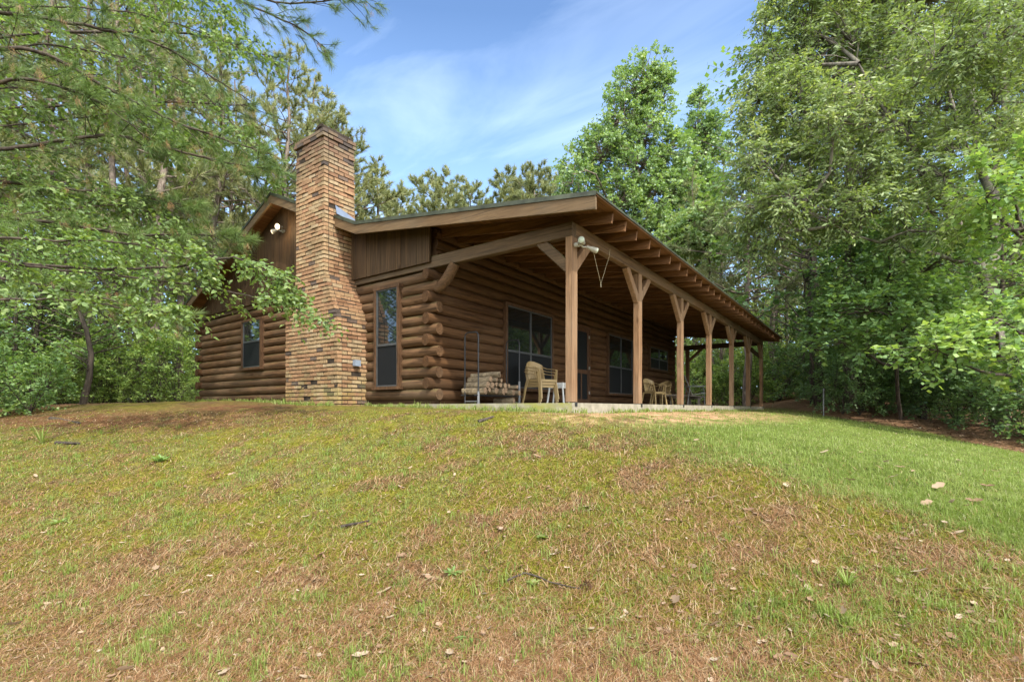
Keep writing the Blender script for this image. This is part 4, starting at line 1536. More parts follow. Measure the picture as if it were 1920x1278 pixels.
def needles(mb, C, D, n, L, w, spread=.55, tint=.5, tv=.16):
    """tufts: n needles round each direction D"""
    k = len(C)
    Dr = np.repeat(norm(D), n, 0)
    Cr = np.repeat(C, n, 0)
    T = norm(Dr + rng.normal(size=Dr.shape) * spread)
    S = Cr + Dr * (rng.uniform(-.55, .25, k * n) * L)[:, None]
    s = norm(np.cross(T, rng.normal(size=T.shape))) * w
    ln = L * rng.uniform(.7, 1.1, k * n)
    tip = S + T * ln[:, None]
    tip[:, 2] -= .10 * ln
    V = np.stack([S - s * .5, S + s * .5, tip], 1).reshape(-1, 3)
    tt = np.repeat(np.broadcast_to(tint, (k,)), n) + rng.normal(size=k * n) * tv
    mb.add(V, np.arange(k * n * 3).reshape(-1, 3), np.repeat(np.clip(tt, 0, .92), 3))


def pine_parts(mbT, mbN, base, top, r0, hfrac, blen, nb, tn, nlen, nw, up=.35, tint=.5, sub=5, dead=4, sides=10, ex=.7):
    """loblolly-like pine: bare trunk, limbs in the top part, tufts towards the tips"""
    base, top = np.asarray(base, float), np.asarray(top, float)
    H = np.linalg.norm(top - base)
    n = 12
    t = np.linspace(0, 1, n)
    P = base + (top - base) * t[:, None]
    P[1:-1] += rng.normal(size=(n - 2, 3)) * .006 * H * np.array([1, 1, 0])
    tube(mbT, P, np.maximum(.02, r0 * (1 - .85 * t)), sides)
    C, D, TT = [], [], []
    A0, A1 = [], []
    for i in range(nb):
        f = hfrac + (1 - hfrac) * ((i + rng.random()) / nb)
        q = (f - hfrac) / (1 - hfrac)
        p = np.array([np.interp(f, t, P[:, c]) for c in range(3)])
        a = i * 2.4 + rng.normal() * .4
        l = blen * (1.02 - q) ** ex * (.55 + .45 * min(1, q * 4 + .2)) * rng.uniform(.65, 1.15)
        el = up + .75 * q * q + rng.normal() * .12
        d0 = np.array([math.cos(a) * math.cos(el * .4), math.sin(a) * math.cos(el * .4), math.sin(el * .4)])
        d1 = np.array([math.cos(a) * .7, math.sin(a) * .7, .35 + el * .6])
        B = [p]
        for s in range(5): B.append(B[-1] + norm(d0 * (1 - s / 5) + d1 * s / 5 + rng.normal(size=3) * .09) * l / 5)
        B = np.array(B)
        tube(mbT, B, np.linspace(max(.012, .017 * l), .006, 6), 5, .45, False)
        ns = max(3, int(sub * l / blen + 2))
        for s in range(ns):
            u = rng.uniform(.35, 1.0) if s else 1.0
            q0 = np.array([np.interp(u * 5, range(6), B[:, c]) for c in range(3)])
            dd = norm(norm(B[5] - B[3]) * .6 + rng.normal(size=3) * np.array([.75, .75, .35]) + np.array([0, 0, .35]))
            sl = l * rng.uniform(.12, .32) * (1.2 - .5 * u)
            q1 = q0 + dd * sl
            A0.append(q0); A1.append(q1)
            for w in (1.0, .55) if sl > .35 else (1.0,):
                C.append(q0 + (q1 - q0) * w)
                D.append(norm(dd + np.array([0, 0, .55]) + rng.normal(size=3) * .25))
                TT.append(tint + rng.normal() * .13)
    for i in range(dead):
        f = rng.uniform(.25, 1) * hfrac
        p = np.array([np.interp(f, t, P[:, c]) for c in range(3)])
        a = rng.uniform(0, 6.28)
        A0.append(p); A1.append(p + np.array([math.cos(a), math.sin(a), rng.uniform(-.1, .4)]) * rng.uniform(.4, 1.6))
    sticks(mbT, np.array(A0), np.array(A1), .012 + .0004 * H, .005)
    needles(mbN, np.array(C), np.array(D), tn, nlen, nw, .5, np.array(TT))


def pine(label, base, top, r0, hfrac, blen, nb, tn, nlen, nw, group=None, name='pine_tree', **kw):
    t = thing(name, label, 'pine', base, group)
    a, b = MB(), MB()
    pine_parts(a, b, base, top, r0, hfrac, blen, nb, tn, nlen, nw, **kw)
    a.build('trunk', M['bark_pine'], t, True)
    b.build('crown', M['needle'], t)
    return t


def gzz(x, y):
    return float(gz(np.array([x]), np.array([y]), False)[0])


def onground(px, d):
    p = FW * d + RT * ((px - CX) / FPX * d)
    return np.array([p[0], p[1], gzz(p[0], p[1])])


# --- sweetgums behind the porch
def L3(px, py, d, rx, ry, rdp=None):
    """lobe: centre by sight line and radii given as seen, in photo pixels"""
    return (at(px, py, d), np.array([rx, rdp or rx, ry]) * d / FPX)


d = 31
b = onground(1185, d)
broadleaf('sweetgum_tree', 'tall light green sweetgum with a pointed crown rising behind the porch roof', b,
          [([b, at(1188, 420, d), at(1195, 280, d), at(1215, 160, d), at(1222, 115, d)], [.28, .2, .14, .07, .02]),
           ([at(1190, 400, d), at(1150, 320, d), at(1110, 290, d)], [.1, .06, .02])],
          [L3(1222, 135, d, 34, 40), L3(1190, 165, d, 45, 45), L3(1232, 185, d, 38, 52), L3(1262, 290, d, 42, 48), L3(1255, 345, d, 45, 45), L3(1165, 225, d, 50, 50), L3(1215, 255, d, 50, 55), L3(1130, 285, d, 55, 45), L3(1085, 305, d, 36, 34),
           L3(1185, 320, d, 65, 55), L3(1090, 360, d, 50, 45), L3(1150, 390, d, 70, 60), L3(1230, 380, d, 65, 60), L3(1220, 450, d, 80, 60), L3(1075, 330, d - 2, 28, 26)],
          32, .50, 5, 9, .155, .13, 'leaf_gum', 'bark_pine', tintb=.5, twr=.05, tw=.008, flat=.55, droop=.15)
d = 33
b = onground(1305, d)
broadleaf('sweetgum_tree', 'shorter light green sweetgum standing right of the pointed sweetgum', b,
          [([b, at(1303, 400, d), at(1305, 260, d), at(1312, 185, d)], [.24, .16, .09, .02])],
          [L3(1313, 195, d, 24, 30), L3(1310, 240, d, 32, 30), L3(1335, 250, d, 32, 38), L3(1308, 290, d, 40, 38), L3(1335, 310, d, 36, 45), L3(1300, 350, d, 45, 40), L3(1285, 400, d, 55, 50), L3(1330, 420, d, 45, 60), L3(1280, 470, d, 60, 50)],
          32, .50, 5, 9, .155, .13, 'leaf_gum', 'bark_pine', tintb=.45, twr=.05, tw=.008, flat=.55, droop=.15)
d = 27
b = onground(1335, d)
broadleaf('sweetgum_tree', 'young pale green sweetgum low behind the far rafters of the porch', b,
          [([b, at(1330, 520, d), at(1325, 420, d)], [.12, .09, .02])],
          [L3(1300, 420, d, 45, 30), L3(1335, 410, d, 30, 30), L3(1270, 455, d, 45, 30), L3(1330, 460, d, 38, 30)],
          50, .45, 5, 7, .17, .15, 'leaf_gum', 'bark_dark', tintb=.68, twr=.04, tw=.008, flat=.5, droop=.15)

# --- the great oak on the right
d = 13.2
b = onground(1872, d)
fork = at(1852, 545, d)
broadleaf('oak_tree', 'great spreading oak with pale mottled forked trunk on the right', b,
          [([b, at(1868, 640, d), fork], [0.224, 0.185, 0.178]),
           ([fork, at(1830, 480, d), at(1790, 410, d), at(1745, 350, d - .5), at(1700, 255, d - 1), at(1655, 200, d - 1), at(1610, 120, d - 1)], [0.125, 0.112, 0.099, 0.086, 0.066, 0.046, 0.020]),
           ([fork, at(1868, 450, d + .3), at(1838, 320, d + .5), at(1832, 220, d + .5), at(1815, 60, d + .5), at(1810, -60, d + .5)], [0.132, 0.112, 0.092, 0.073, 0.053, 0.026]),
           ([at(1866, 470, d + .3), at(1868, 330, d + .6), at(1884, 180, d + .8), at(1878, 20, d + .8)], [0.086, 0.073, 0.059, 0.026]),
           ([at(1845, 330, d + .4), at(1800, 255, d), at(1770, 130, d), at(1760, 0, d)], [0.053, 0.046, 0.033, 0.013]),
           ([fork, at(1905, 470, d - .5), at(1935, 400, d - 1), at(1960, 280, d - 1.5)], [0.079, 0.073, 0.059, 0.033]),
           ([at(1852, 500, d), at(1760, 478, d - .3), at(1650, 455, d - 1), at(1560, 420, d - 1.2), at(1500, 385, d - 1.2)], [0.056, 0.050, 0.040, 0.026, 0.010])],
          [L3(1500, 60, d + .5, 70, 75, 100), L3(1450, 130, d + .5, 55, 70, 90), L3(1415, 210, d, 50, 55, 80), L3(1480, 215, d, 70, 70, 110), L3(1560, 120, d + .5, 80, 90, 120), L3(1600, 30, d + 1, 90, 80, 120),
           L3(1560, 240, d - .5, 75, 60, 110), L3(1435, 300, d - .5, 60, 50, 90), L3(1515, 320, d - .5, 70, 50, 90), L3(1600, 320, d - 1, 70, 55, 90), L3(1660, 230, d - .6, 70, 70, 110), L3(1680, 110, d, 80, 80, 130),
           L3(1720, 10, d + 1, 100, 70, 140), L3(1760, 190, d + 2, 70, 70, 110), L3(1640, 380, d - 1, 60, 40, 80), L3(1470, 385, d - 1, 60, 40, 80), L3(1820, 60, d + 2, 90, 80, 130), L3(1880, 180, d + 3, 70, 90, 110),
           L3(1930, 60, d + 2, 90, 90, 130), L3(1400, 380, d - .5, 45, 45, 60), L3(1550, 400, d - 1, 70, 38, 80), L3(1420, 450, d, 50, 38, 60), L3(1720, 330, d - 1, 50, 45, 70), L3(1960, 230, d, 60, 90, 110), L3(1480, -20, d + .5, 40, 60, 90), L3(1640, -60, d, 120, 60, 140), L3(1790, 300, d - 2, 70, 60, 70), L3(1850, 215, d - 2, 70, 70, 70), L3(1770, 90, d - 2, 80, 70, 80), L3(1880, 60, d - 2.5, 80, 80, 80), L3(1720, 420, d - 1.5, 70, 40, 70), L3(1930, 330, d - 2, 60, 60, 60), L3(1600, 210, d - 2, 70, 70, 70)],
          46, .42, 8, 9, .13, .046, 'leaf_oak', 'bark_oak', tintb=.46, twr=.035, tw=.005, flat=.5, droop=.34, hang=.38, ko=.6)

# bright layered foliage under the oak
for lab, px0, dd, lob, tb in (
        ('maple with bright layered sprays hanging in front of the oak trunk at the right edge', 1960, 10.8,
         [L3(1890, 310, 10, 60, 26, 60), L3(1850, 365, 10, 60, 24, 60), L3(1900, 430, 10.4, 70, 30, 60), L3(1880, 600, 10, 80, 28, 60), L3(1800, 635, 9.8, 80, 26, 60), L3(1920, 670, 9.8, 70, 36, 60), L3(1740, 660, 10, 60, 20, 50), L3(1890, 540, 11, 90, 40, 70)], .62),
        ('understory maple with drooping bright sprays left of the oak trunk', 1690, 13.5,
         [L3(1600, 640, 12.5, 62, 26, 50), L3(1620, 590, 12.5, 80, 28, 70), L3(1700, 560, 13, 80, 34, 70), L3(1640, 520, 13, 80, 34, 70), L3(1600, 560, 13, 56, 34, 50), L3(1740, 490, 13.5, 70, 40, 70), L3(1680, 620, 12.5, 70, 30, 60), L3(1760, 600, 13, 60, 40, 60), L3(1700, 430, 14, 60, 36, 70)], .5),
        ('green understory maple beside the dark trunk behind the lawn', 1530, 17.5,
         [L3(1585, 560, 17, 62, 40, 60), L3(1590, 500, 17, 62, 40, 60), L3(1575, 620, 17, 52, 36, 50), L3(1620, 440, 17.5, 60, 40, 70), L3(1650, 500, 17.5, 50, 40, 60), L3(1660, 480, 17, 60, 40, 70), L3(1580, 430, 18, 60, 30, 60)], .4)):
    b = onground(px0, dd + 1.5)
    broadleaf('maple_tree', lab, b, [([b, (b * .5 + at(px0 - 20, 560, dd) * .5), at(px0 - 25, 470, dd)], [.055, .045, .02])], lob,
              52, .38, 6, 7, .13, .105, 'leaf_shade' if tb < .6 else 'leaf_under', 'bark_dark', tintb=tb, twr=.025, tw=.004, flat=.8, droop=.2, hang=.1)

# dark trunked pine inside the right woods
d = 17.5
b = onground(1592, d)
pine('dark trunked pine standing among the maples right of the lawn', b, at(1600, 60, d), .24, .42, 3.0, 26, 16, .26, .014, tint=.38)
d = 24
for lab, px0, pyt, dd, hf, bl, nb, ti in (
        ('pine with long drooping dark boughs above the far porch corner', 1400, 250, 24, .30, 4.2, 34, .40),
        ('dark bushy pine between the sweetgums and the oak', 1352, 285, 36, .35, 4.5, 36, .30),
        ('tall pine rising behind the young sweetgum', 1325, 330, 40, .4, 4.0, 30, .35),
        ('olive pine close behind the left edge of the oak', 1450, 200, 27, .35, 4.0, 32, .42)):
    b = onground(px0, dd)
    pine(lab, b, at(px0 + 6, pyt, dd), .2, hf, bl, int(nb * 1.4), 30, .32, .028, tint=ti, up=.15, sub=10)

# --- pines behind the chimney and beyond the ridge
for lab, px0, pxt, pyt, dd, hf, bl, nb, tn, ti in (
        ('tallest pine behind the chimney, its crown leaning left of the bricks', 520, 545, 95, 23, .38, 3.9, 52, 30, .52),
        ('pine whose crown shows on both sides of the chimney top', 640, 590, 150, 26, .45, 3.4, 44, 30, .56),
        ('pine right of the chimney with ragged open crown', 700, 640, 225, 27, .45, 3.4, 44, 28, .50),
        ('low pine right of the chimney above the metal flashing', 720, 705, 300, 29, .5, 2.6, 26, 26, .50),
        ('leftmost of the small pine tops beyond the cabin ridge', 760, 745, 366, 40, .6, 3.2, 34, 26, .48),
        ('rounded pine top beyond the cabin ridge, left of the gap', 830, 822, 338, 44, .62, 3.6, 50, 28, .48),
        ('pine top beyond the cabin ridge just right of the gap', 935, 950, 330, 46, .64, 2.8, 40, 26, .42),
        ('pine top beyond the cabin ridge nearest the pointed sweetgum', 1005, 1000, 322, 45, .62, 3.0, 44, 28, .45),
        ('small pine top filling the gap between the rounded pine and the next', 880, 884, 352, 50, .62, 3.2, 40, 26, .46),
        ('pine top beyond the ridge hard against the pointed sweetgum', 1045, 1042, 340, 48, .62, 3.2, 40, 26, .47),
        ('low pine top between two taller ones above the cabin ridge', 975, 980, 352, 52, .62, 3.2, 40, 26, .44),
        ('dense pine filling the upper left behind the leafy sprays', 120, 90, -150, 21, .22, 4.0, 56, 30, .52),
        ('second dense pine of the upper left, nearer the gable', 300, 290, -60, 19.5, .25, 3.4, 52, 30, .50),
        ('pine with low olive boughs left of the gable peak', 400, 415, 40, 22, .25, 3.4, 50, 30, .56),
        ('pine at the very left edge behind the boughs', -20, -30, -120, 18.5, .22, 3.6, 50, 30, .5),
        ('pine left of the gable ridge with pale olive crown', 430, 440, 150, 27, .36, 4.2, 46, 28, .58),
        ('pine far left of the gable seen through the boughs', 330, 345, 60, 30, .36, 4.4, 46, 26, .5)):
    b = onground(px0, dd)
    pine(lab, b, at(pxt, pyt, dd), .22, hf, bl, int(nb * 1.3), int(tn * 1.5), .30 if dd < 35 else .42, .00115 * dd, tint=ti, up=.35, sub=11, ex=.32 if dd > 38 else .6)

# --- woods: pines and young trees as repeated kinds
def make_pine_kind():
    out = []
    for h, hf, bl, nb in ((19, .42, 3.2, 34), (16, .45, 2.8, 30), (22, .5, 3.4, 34)):
        r = thing('pine_tree', 'x', 'pine', (0, 0, 0))
        a, b_ = MB(), MB()
        pine_parts(a, b_, (0, 0, 0), (.3, .2, h), .17, hf, bl, nb, 26, .36, .032, tint=.5, dead=14, sides=8, sub=9)
        a.build('trunk', M['bark_pine'], r, True, True)
        b_.build('crown', M['needle'], r, False, True)
        out.append([r, False])
    return out


def make_sapling_kind(leaf, h0, tb):
    out = []
    for h in h0:
        r = thing('young_tree', 'x', 'tree', (0, 0, 0))
        mbT, mbL = MB(), MB()
        P = curve_pts((0, 0, 0), (rng.normal() * .3, rng.normal() * .3, h), 9, .02)
        tube(mbT, P, np.linspace(.015 * h + .01, .012, 9), 7)
        n = int(16 + h * 7)
        z = rng.uniform(.22, 1.0, n)
        a = rng.uniform(0, 6.28, n)
        rr = h * .36 * np.sin(np.pi * np.clip(z * .86 + .12, 0, 1)) ** .8 * rng.uniform(.35, 1.0, n)
        C = np.stack([rr * np.cos(a), rr * np.sin(a), h * z + .12 * rr], 1)
        A = np.stack([np.interp(np.clip(z - .1, 0, 1), np.linspace(0, 1, 9), P[:, c]) for c in range(3)], 1)
        sticks(mbT, A, C, .004 * h * .5 + .006, .005)
        U = norm(C - np.array([0, 0, h * .5]))
        spray(mbL, mbT, C, norm(U * np.array([1, 1, .3])), 6, 8, .50 * (h / 6) ** .5, .115, .085, tb + rng.normal(size=n) * .14, droop=.2, flat=.75, tw=.004, hang=.12)
        mbT.build('trunk', M['bark_dark'], r, True, True)
        mbL.build('crown', M[leaf], r, False, True)
        out.append([r, False])
    return out


def make_bush_kind(leaf, tb, hs=(2.0, 1.5, 2.6), L=.095, W=.065, name='shrub'):
    out = []
    for h in hs:
        r = thing(name, 'x', 'shrub', (0, 0, 0))
        mbT, mbL = MB(), MB()
        n = int(60 * h / 2)
        a = rng.uniform(0, 6.28, n)
        z = rng.uniform(.08, 1, n)
        rr = h * .62 * np.sqrt(np.clip(1 - (z - .35) ** 2 / .5, .05, 1)) * rng.uniform(.3, 1, n)
        C = np.stack([rr * np.cos(a), rr * np.sin(a), z * h], 1)
        nb = 9
        aa = rng.uniform(0, 6.28, nb)
        tips = np.stack([np.cos(aa) * h * .35, np.sin(aa) * h * .35, np.full(nb, h * .6)], 1)
        sticks(mbT, np.zeros((nb, 3)), tips, .016, .008)
        j = np.argmin(np.linalg.norm(C[:, None] - tips[None], axis=2), 1)
        sticks(mbT, tips[j] * .8, C, .007, .004)
        spray(mbL, mbT, C, norm(C + np.array([0, 0, .3])), 6, 8, .34, L, W, tb + rng.normal(size=n) * .15, droop=.18, flat=.7, tw=.003, hang=.1)
        mbT.build('stem', M['bark_dark'], r, True, True)
        mbL.build('foliage', M[leaf], r, False, True)
        out.append([r, False])
    return out


def place(kind, p, s, label, group=None, rz=None, sz=None):
    e = kind[int(rng.integers(len(kind)))]
    if not e[1]:
        o = e[0]; e[1] = True
    else:
        o = copy_tree(e[0])
    o.location = tuple(float(c) for c in p)
    o.rotation_euler = (0, 0, rng.uniform(0, 6.28) if rz is None else rz)
    o.scale = (s, s, s * (sz or 1))
    for kx in ('group',):
        if kx in o: del o[kx]
    tag(o, label, None, group)
    return o


def drop_unused(*kinds):
    for kd in kinds:
        for r, used in kd:
            if not used:
                for ch in list(r.children): bpy.data.objects.remove(ch)
                bpy.data.objects.remove(r)


PINES = make_pine_kind()
SAPS = make_sapling_kind('leaf_under', (5.5, 7.5, 4.2), .42)
SAPS_L = make_sapling_kind('leaf_bush', (5.0, 6.5), .5)
SAPS_D = make_sapling_kind('leaf_shade', (5.0, 7.0), .4)
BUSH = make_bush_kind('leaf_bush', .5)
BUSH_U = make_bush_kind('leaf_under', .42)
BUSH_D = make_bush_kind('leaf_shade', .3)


def scatter(kind, n, pxr, dr, sr, label, group, szr=(1, 1), seed=0):
    for i in range(n):
        px = pxr[0] + (pxr[1] - pxr[0]) * (i + rng.uniform(.15, .85)) / n
        d = rng.uniform(*dr)
        p = onground(px, d)
        if -15.6 < p[0] < -2.0 and 5 < p[1] < 22: continue
        place(kind, p, rng.uniform(*sr), label, group, None, rng.uniform(*szr))


# left woods
scatter(BUSH, 8, (60, 400), (17, 20), (.75, 1.05), 'bright green shrub at the sunny edge of the left woods', 'shrubs along the left wood edge')
scatter(BUSH_U, 4, (-80, 70), (12.5, 15), (.75, 1.0), 'dense green shrub at the far left edge of the grass', 'dense shrubs at the far left')
scatter(BUSH, 9, (-60, 470), (22, 31), (.7, 1.2), 'light green shrub deeper in the left woods', 'shrubs deeper in the left woods')
scatter(SAPS, 9, (-120, 260), (15, 21), (.75, 1.1), 'young broadleaf tree in the left woods with spreading branches', 'young trees in the left woods')
scatter(SAPS_L, 10, (60, 480), (23, 34), (.9, 1.5), 'light green young tree deep in the left woods', 'light young trees deep in the left woods')
scatter(PINES, 15, (-140, 420), (24, 38), (.9, 1.15), 'slender pine trunk standing in the left woods', 'pines of the left woods')
scatter(PINES, 10, (-100, 760), (38, 52), (.75, 1.0), 'distant pine at the back of the left woods', 'distant pines of the left woods')
for px, d_ in ((155, 23), (213, 19.5), (269, 23.5), (290, 26), (340, 21.5), (357, 29)):
    place(PINES, onground(px, d_), rng.uniform(.95, 1.1), 'slender pine trunk standing in the left woods', 'pines of the left woods')
scatter(BUSH, 12, (20, 390), (15.5, 21), (.32, .55), 'low light green shrub on the ground at the left wood edge', 'low shrubs at the left wood edge')
scatter(BUSH_U, 5, (-60, 300), (26, 34), (1.2, 1.8), 'tall green shrub closing the back of the left woods', 'tall shrubs at the back of the left woods')
# woods beyond the far end of the porch
scatter(BUSH, 9, (1270, 1500), (24.5, 29), (.8, 1.15), 'green shrub growing beyond the far end of the porch', 'shrubs beyond the porch')
scatter(BUSH_U, 8, (1240, 1520), (30, 38), (1.2, 1.9), 'tall green shrub in the woods beyond the porch', 'tall shrubs beyond the porch')
scatter(SAPS_L, 8, (1250, 1520), (29, 40), (.8, 1.2), 'young tree in the woods beyond the porch', 'young trees beyond the porch')
scatter(PINES, 20, (1270, 1540), (28, 46), (.50, .66), 'thin pine trunk standing in the woods beyond the porch', 'pines beyond the porch')
# right wood edge
for px, d_, s_ in ((1500, 26, 1.0), (1550, 23.5, 1.0), (1602, 21.5, 1.0), (1655, 19.5, 1.0), (1712, 18, 1.0), (1765, 16, 1.0), (1835, 14.2, 1.1), (1868, 13.0, .9), (1920, 11.8, 1.0), (1970, 11.0, 1.0), (2020, 11.0, 1.0), (1740, 16.5, 1.1), (1690, 18.0, 1.1), (1790, 14.8, 1.0), (1592, 18.8, .8), (1580, 16.6, .7), (1612, 16.3, .7), (1545, 20.6, .8), (1655, 17.8, .85), (1700, 16.6, .85), (1750, 15.2, .85), (1795, 14.0, .8)):
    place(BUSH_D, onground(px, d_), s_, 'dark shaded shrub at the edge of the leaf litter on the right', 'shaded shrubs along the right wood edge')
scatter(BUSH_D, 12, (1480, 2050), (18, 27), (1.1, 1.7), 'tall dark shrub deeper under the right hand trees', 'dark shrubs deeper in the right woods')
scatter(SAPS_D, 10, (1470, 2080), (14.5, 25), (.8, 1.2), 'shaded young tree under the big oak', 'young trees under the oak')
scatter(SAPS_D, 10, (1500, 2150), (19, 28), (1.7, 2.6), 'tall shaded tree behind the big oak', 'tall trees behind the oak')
scatter(PINES, 7, (1480, 2080), (22, 36), (.8, 1.0), 'pine trunk in the dark woods behind the oak', 'pines behind the oak')
# behind the cabin, under the ridge line
scatter(SAPS_L, 6, (600, 1100), (33, 45), (1.2, 1.6), 'tree behind the cabin roof', 'trees behind the cabin')
for x, y, s in ((-25, 0, 1.2), (-29, -2, 1.4), (-34, -4, 1.6), (-39, -6, 1.8), (-30, 2, 1.4), (-27, -6, 1.4), (-44, -9, 1.8), (-17, -9, 1.3), (-21, -14, 1.5), (-25, -18, 1.7), (-29, -22, 1.6), (-14, -6, 1.1), (-22, -9, 1.4), (-33, -15, 1.8), (-18, -17, 1.5), (-26, -12, 1.8)):
    place(SAPS if s < 1.5 else SAPS_L, (x, y, gzz(x, y)), s * 1.8, 'tree beside the viewpoint that shows only as a reflection in the gable windows', 'trees mirrored in the gable windows')
    place(BUSH_U, (x + 1.5, y + 2, gzz(x, y)), s, 'shrub beside the viewpoint that shows only as a reflection in the gable windows', 'shrubs mirrored in the gable windows')
drop_unused(PINES, SAPS, SAPS_L, SAPS_D, BUSH, BUSH_U, BUSH_D)

# far wood as one mass
mb, mw = MB(), MB()
n = 90000
az = np.radians(rng.uniform(-63, 63, n))
dist = rng.uniform(48, 66, n)
rr, ff = np.sin(az) * dist, np.cos(az) * dist
top = 8 + 7 * sstep(-12, -24, np.degrees(az)) + 7 * fbm(np.stack([az * 9, dist * .05], 1), 4, 3) + 4 * vnoise(np.stack([az * 60, dist * .2], 1), 8)
z = -1 + (top + 1) * rng.uniform(0, 1, n) ** 1.35
P = RT[None] * rr[:, None] + FW[None] * ff[:, None]
P[:, 2] = z
leaf_cards(mb, P, rng.normal(size=(n, 3)), norm(rng.normal(size=(n, 3)) + np.array([0, 0, .8])), rng.uniform(.35, .75, n), rng.uniform(.3, .5, n), np.clip(.45 + rng.normal(size=n) * .2 + .3 * (fbm(np.stack([az * 25, z * .35], 1), 6, 3) - .5), 0, 1))
tag(mb.build('distant_woods', M['far_leaf'], None), 'far off mass of woodland closing the view behind the cabin', 'woods', kind='stuff')

# ------------------------------------------------------------------ boughs that hang into view at upper left
def bough(mbW, path, r0, r1, nseg=10, ds=1.0):
    P = np.array([at(q[0], q[1], q[2] * ds) for q in path])
    t = np.linspace(0, 1, len(P))
    tt = np.linspace(0, 1, nseg * (len(P) - 1) + 1)
    # smooth through the points
    Q = np.stack([np.interp(tt, t, P[:, c]) for c in range(3)], 1)
    for _ in range(6): Q[1:-1] = (Q[:-2] + 2 * Q[1:-1] + Q[2:]) / 4
    Q[1:-1] += rng.normal(size=Q[1:-1].shape) * .008
    tube(mbW, Q, np.linspace(r0, r1, len(Q)), 7, .5)
    return Q


def leafy_tree(label, base, trunk_top, boughs, nside, slen, m, k, L, W, tb, near=True, r=(.013, .0035), ds=1.6):
    slen, L, W, r = slen * ds, L * ds, W * ds, (r[0] * ds, r[1] * ds)
    t = thing('broadleaf_tree', label, 'tree', base)
    mbW, mbL = MB(), MB()
    tk = curve_pts(base, trunk_top, 9, .02)
    tube(mbW, tk, np.linspace(.13, .06, 9), 10)
    for path in boughs:
        Q = bough(mbW, path, r[0], r[1], 10, ds)
        j0 = tk[np.argmin(np.linalg.norm(tk - Q[0], axis=1))]
        tube(mbW, curve_pts(j0, Q[0], 6, .04), np.linspace(r[0] * 1.4, r[0], 6), 7)
        n = nside
        u = rng.uniform(.08, 1.0, n) ** .8
        i = np.clip((u * (len(Q) - 1)).astype(int), 1, len(Q) - 2)
        T = norm(Q[i + 1] - Q[i - 1])
        sd = norm(np.cross(T, UP)) * np.where(rng.random(n) < .5, -1, 1)[:, None]
        D = norm(T * .7 + sd * .7 + rng.normal(size=(n, 3)) * .35 + np.array([0, 0, .05]))
        ln = slen * rng.uniform(.35, 1.0, n) * (1.15 - .6 * u)
        E = Q[i] + D * ln[:, None] - np.array([0, 0, 1]) * (ln * .18)[:, None]
        sticks(mbW, Q[i], E, .0045, .002)
        # clumps along each side twig
        C = np.concatenate([Q[i] + (E - Q[i]) * w for w in (.45, .72, 1.0)] + [Q[[-1]]])
        O = np.concatenate([D, D, D, T[[-1]]])
        spray(mbL, mbW, C, O, m, k, slen * .36, L, W, tb + rng.normal(size=len(C)) * .10, ko=.8, kr=.55, kup=.0, droop=.3, hang=.35, flat=.72, near=near, tw=.0018, tvar=.15)
    mbW.build('trunk', M['twig'], t, True)
    mbL.build('crown', M['leaf_near'], t)
    return t


b = rd(-11.0, 5.6); b[2] = gzz(b[0], b[1])
leafy_tree('broadleaf tree whose bright bough reaches right across the gable to the chimney', b, b + np.array([.2, .3, 6]),
           [[(-160, 470, 4.4), (60, 500, 4.5), (260, 520, 4.6), (420, 545, 4.6), (540, 570, 4.6), (600, 600, 4.6)],
            [(-120, 560, 4.2), (120, 560, 4.4), (260, 580, 4.5), (350, 590, 4.5)],
            [(200, 505, 4.6), (340, 500, 4.7), (440, 480, 4.7), (520, 520, 4.7), (550, 555, 4.7)],
            [(-160, 430, 4.2), (60, 450, 4.3), (260, 455, 4.5), (400, 500, 4.5)]],
           24, .42, 3, 4, .052, .033, .47)
b = rd(-15.5, 10); b[2] = gzz(b[0], b[1])
leafy_tree('broadleaf tree with fresh green sprays filling the upper left corner', b, b + np.array([.5, .4, 8]),
           [[(-200, 120, 5.4), (80, 80, 5.6), (250, 110, 5.8), (380, 170, 5.8), (460, 260, 5.8), (500, 300, 5.8)],
            [(-180, 30, 5.4), (60, 10, 5.6), (240, 20, 5.8), (380, 60, 5.8), (470, 100, 5.8)],
            [(-180, 260, 5.2), (60, 230, 5.5), (240, 210, 5.7), (400, 250, 5.8)],
            [(-180, -60, 5.6), (120, -60, 5.8), (320, -30, 6.0), (440, 20, 6.0)],
            [(-180, 340, 5.2), (30, 330, 5.5), (150, 370, 5.6), (300, 400, 5.7)],
            [(-180, 180, 5.2), (60, 160, 5.3), (220, 190, 5.4), (330, 280, 5.5)],
            [(-180, 420, 5.0), (60, 400, 5.2), (230, 380, 5.4), (340, 420, 5.5)]],
           38, .60, 3, 4, .052, .034, .47, True, (.011, .003), 1.9)


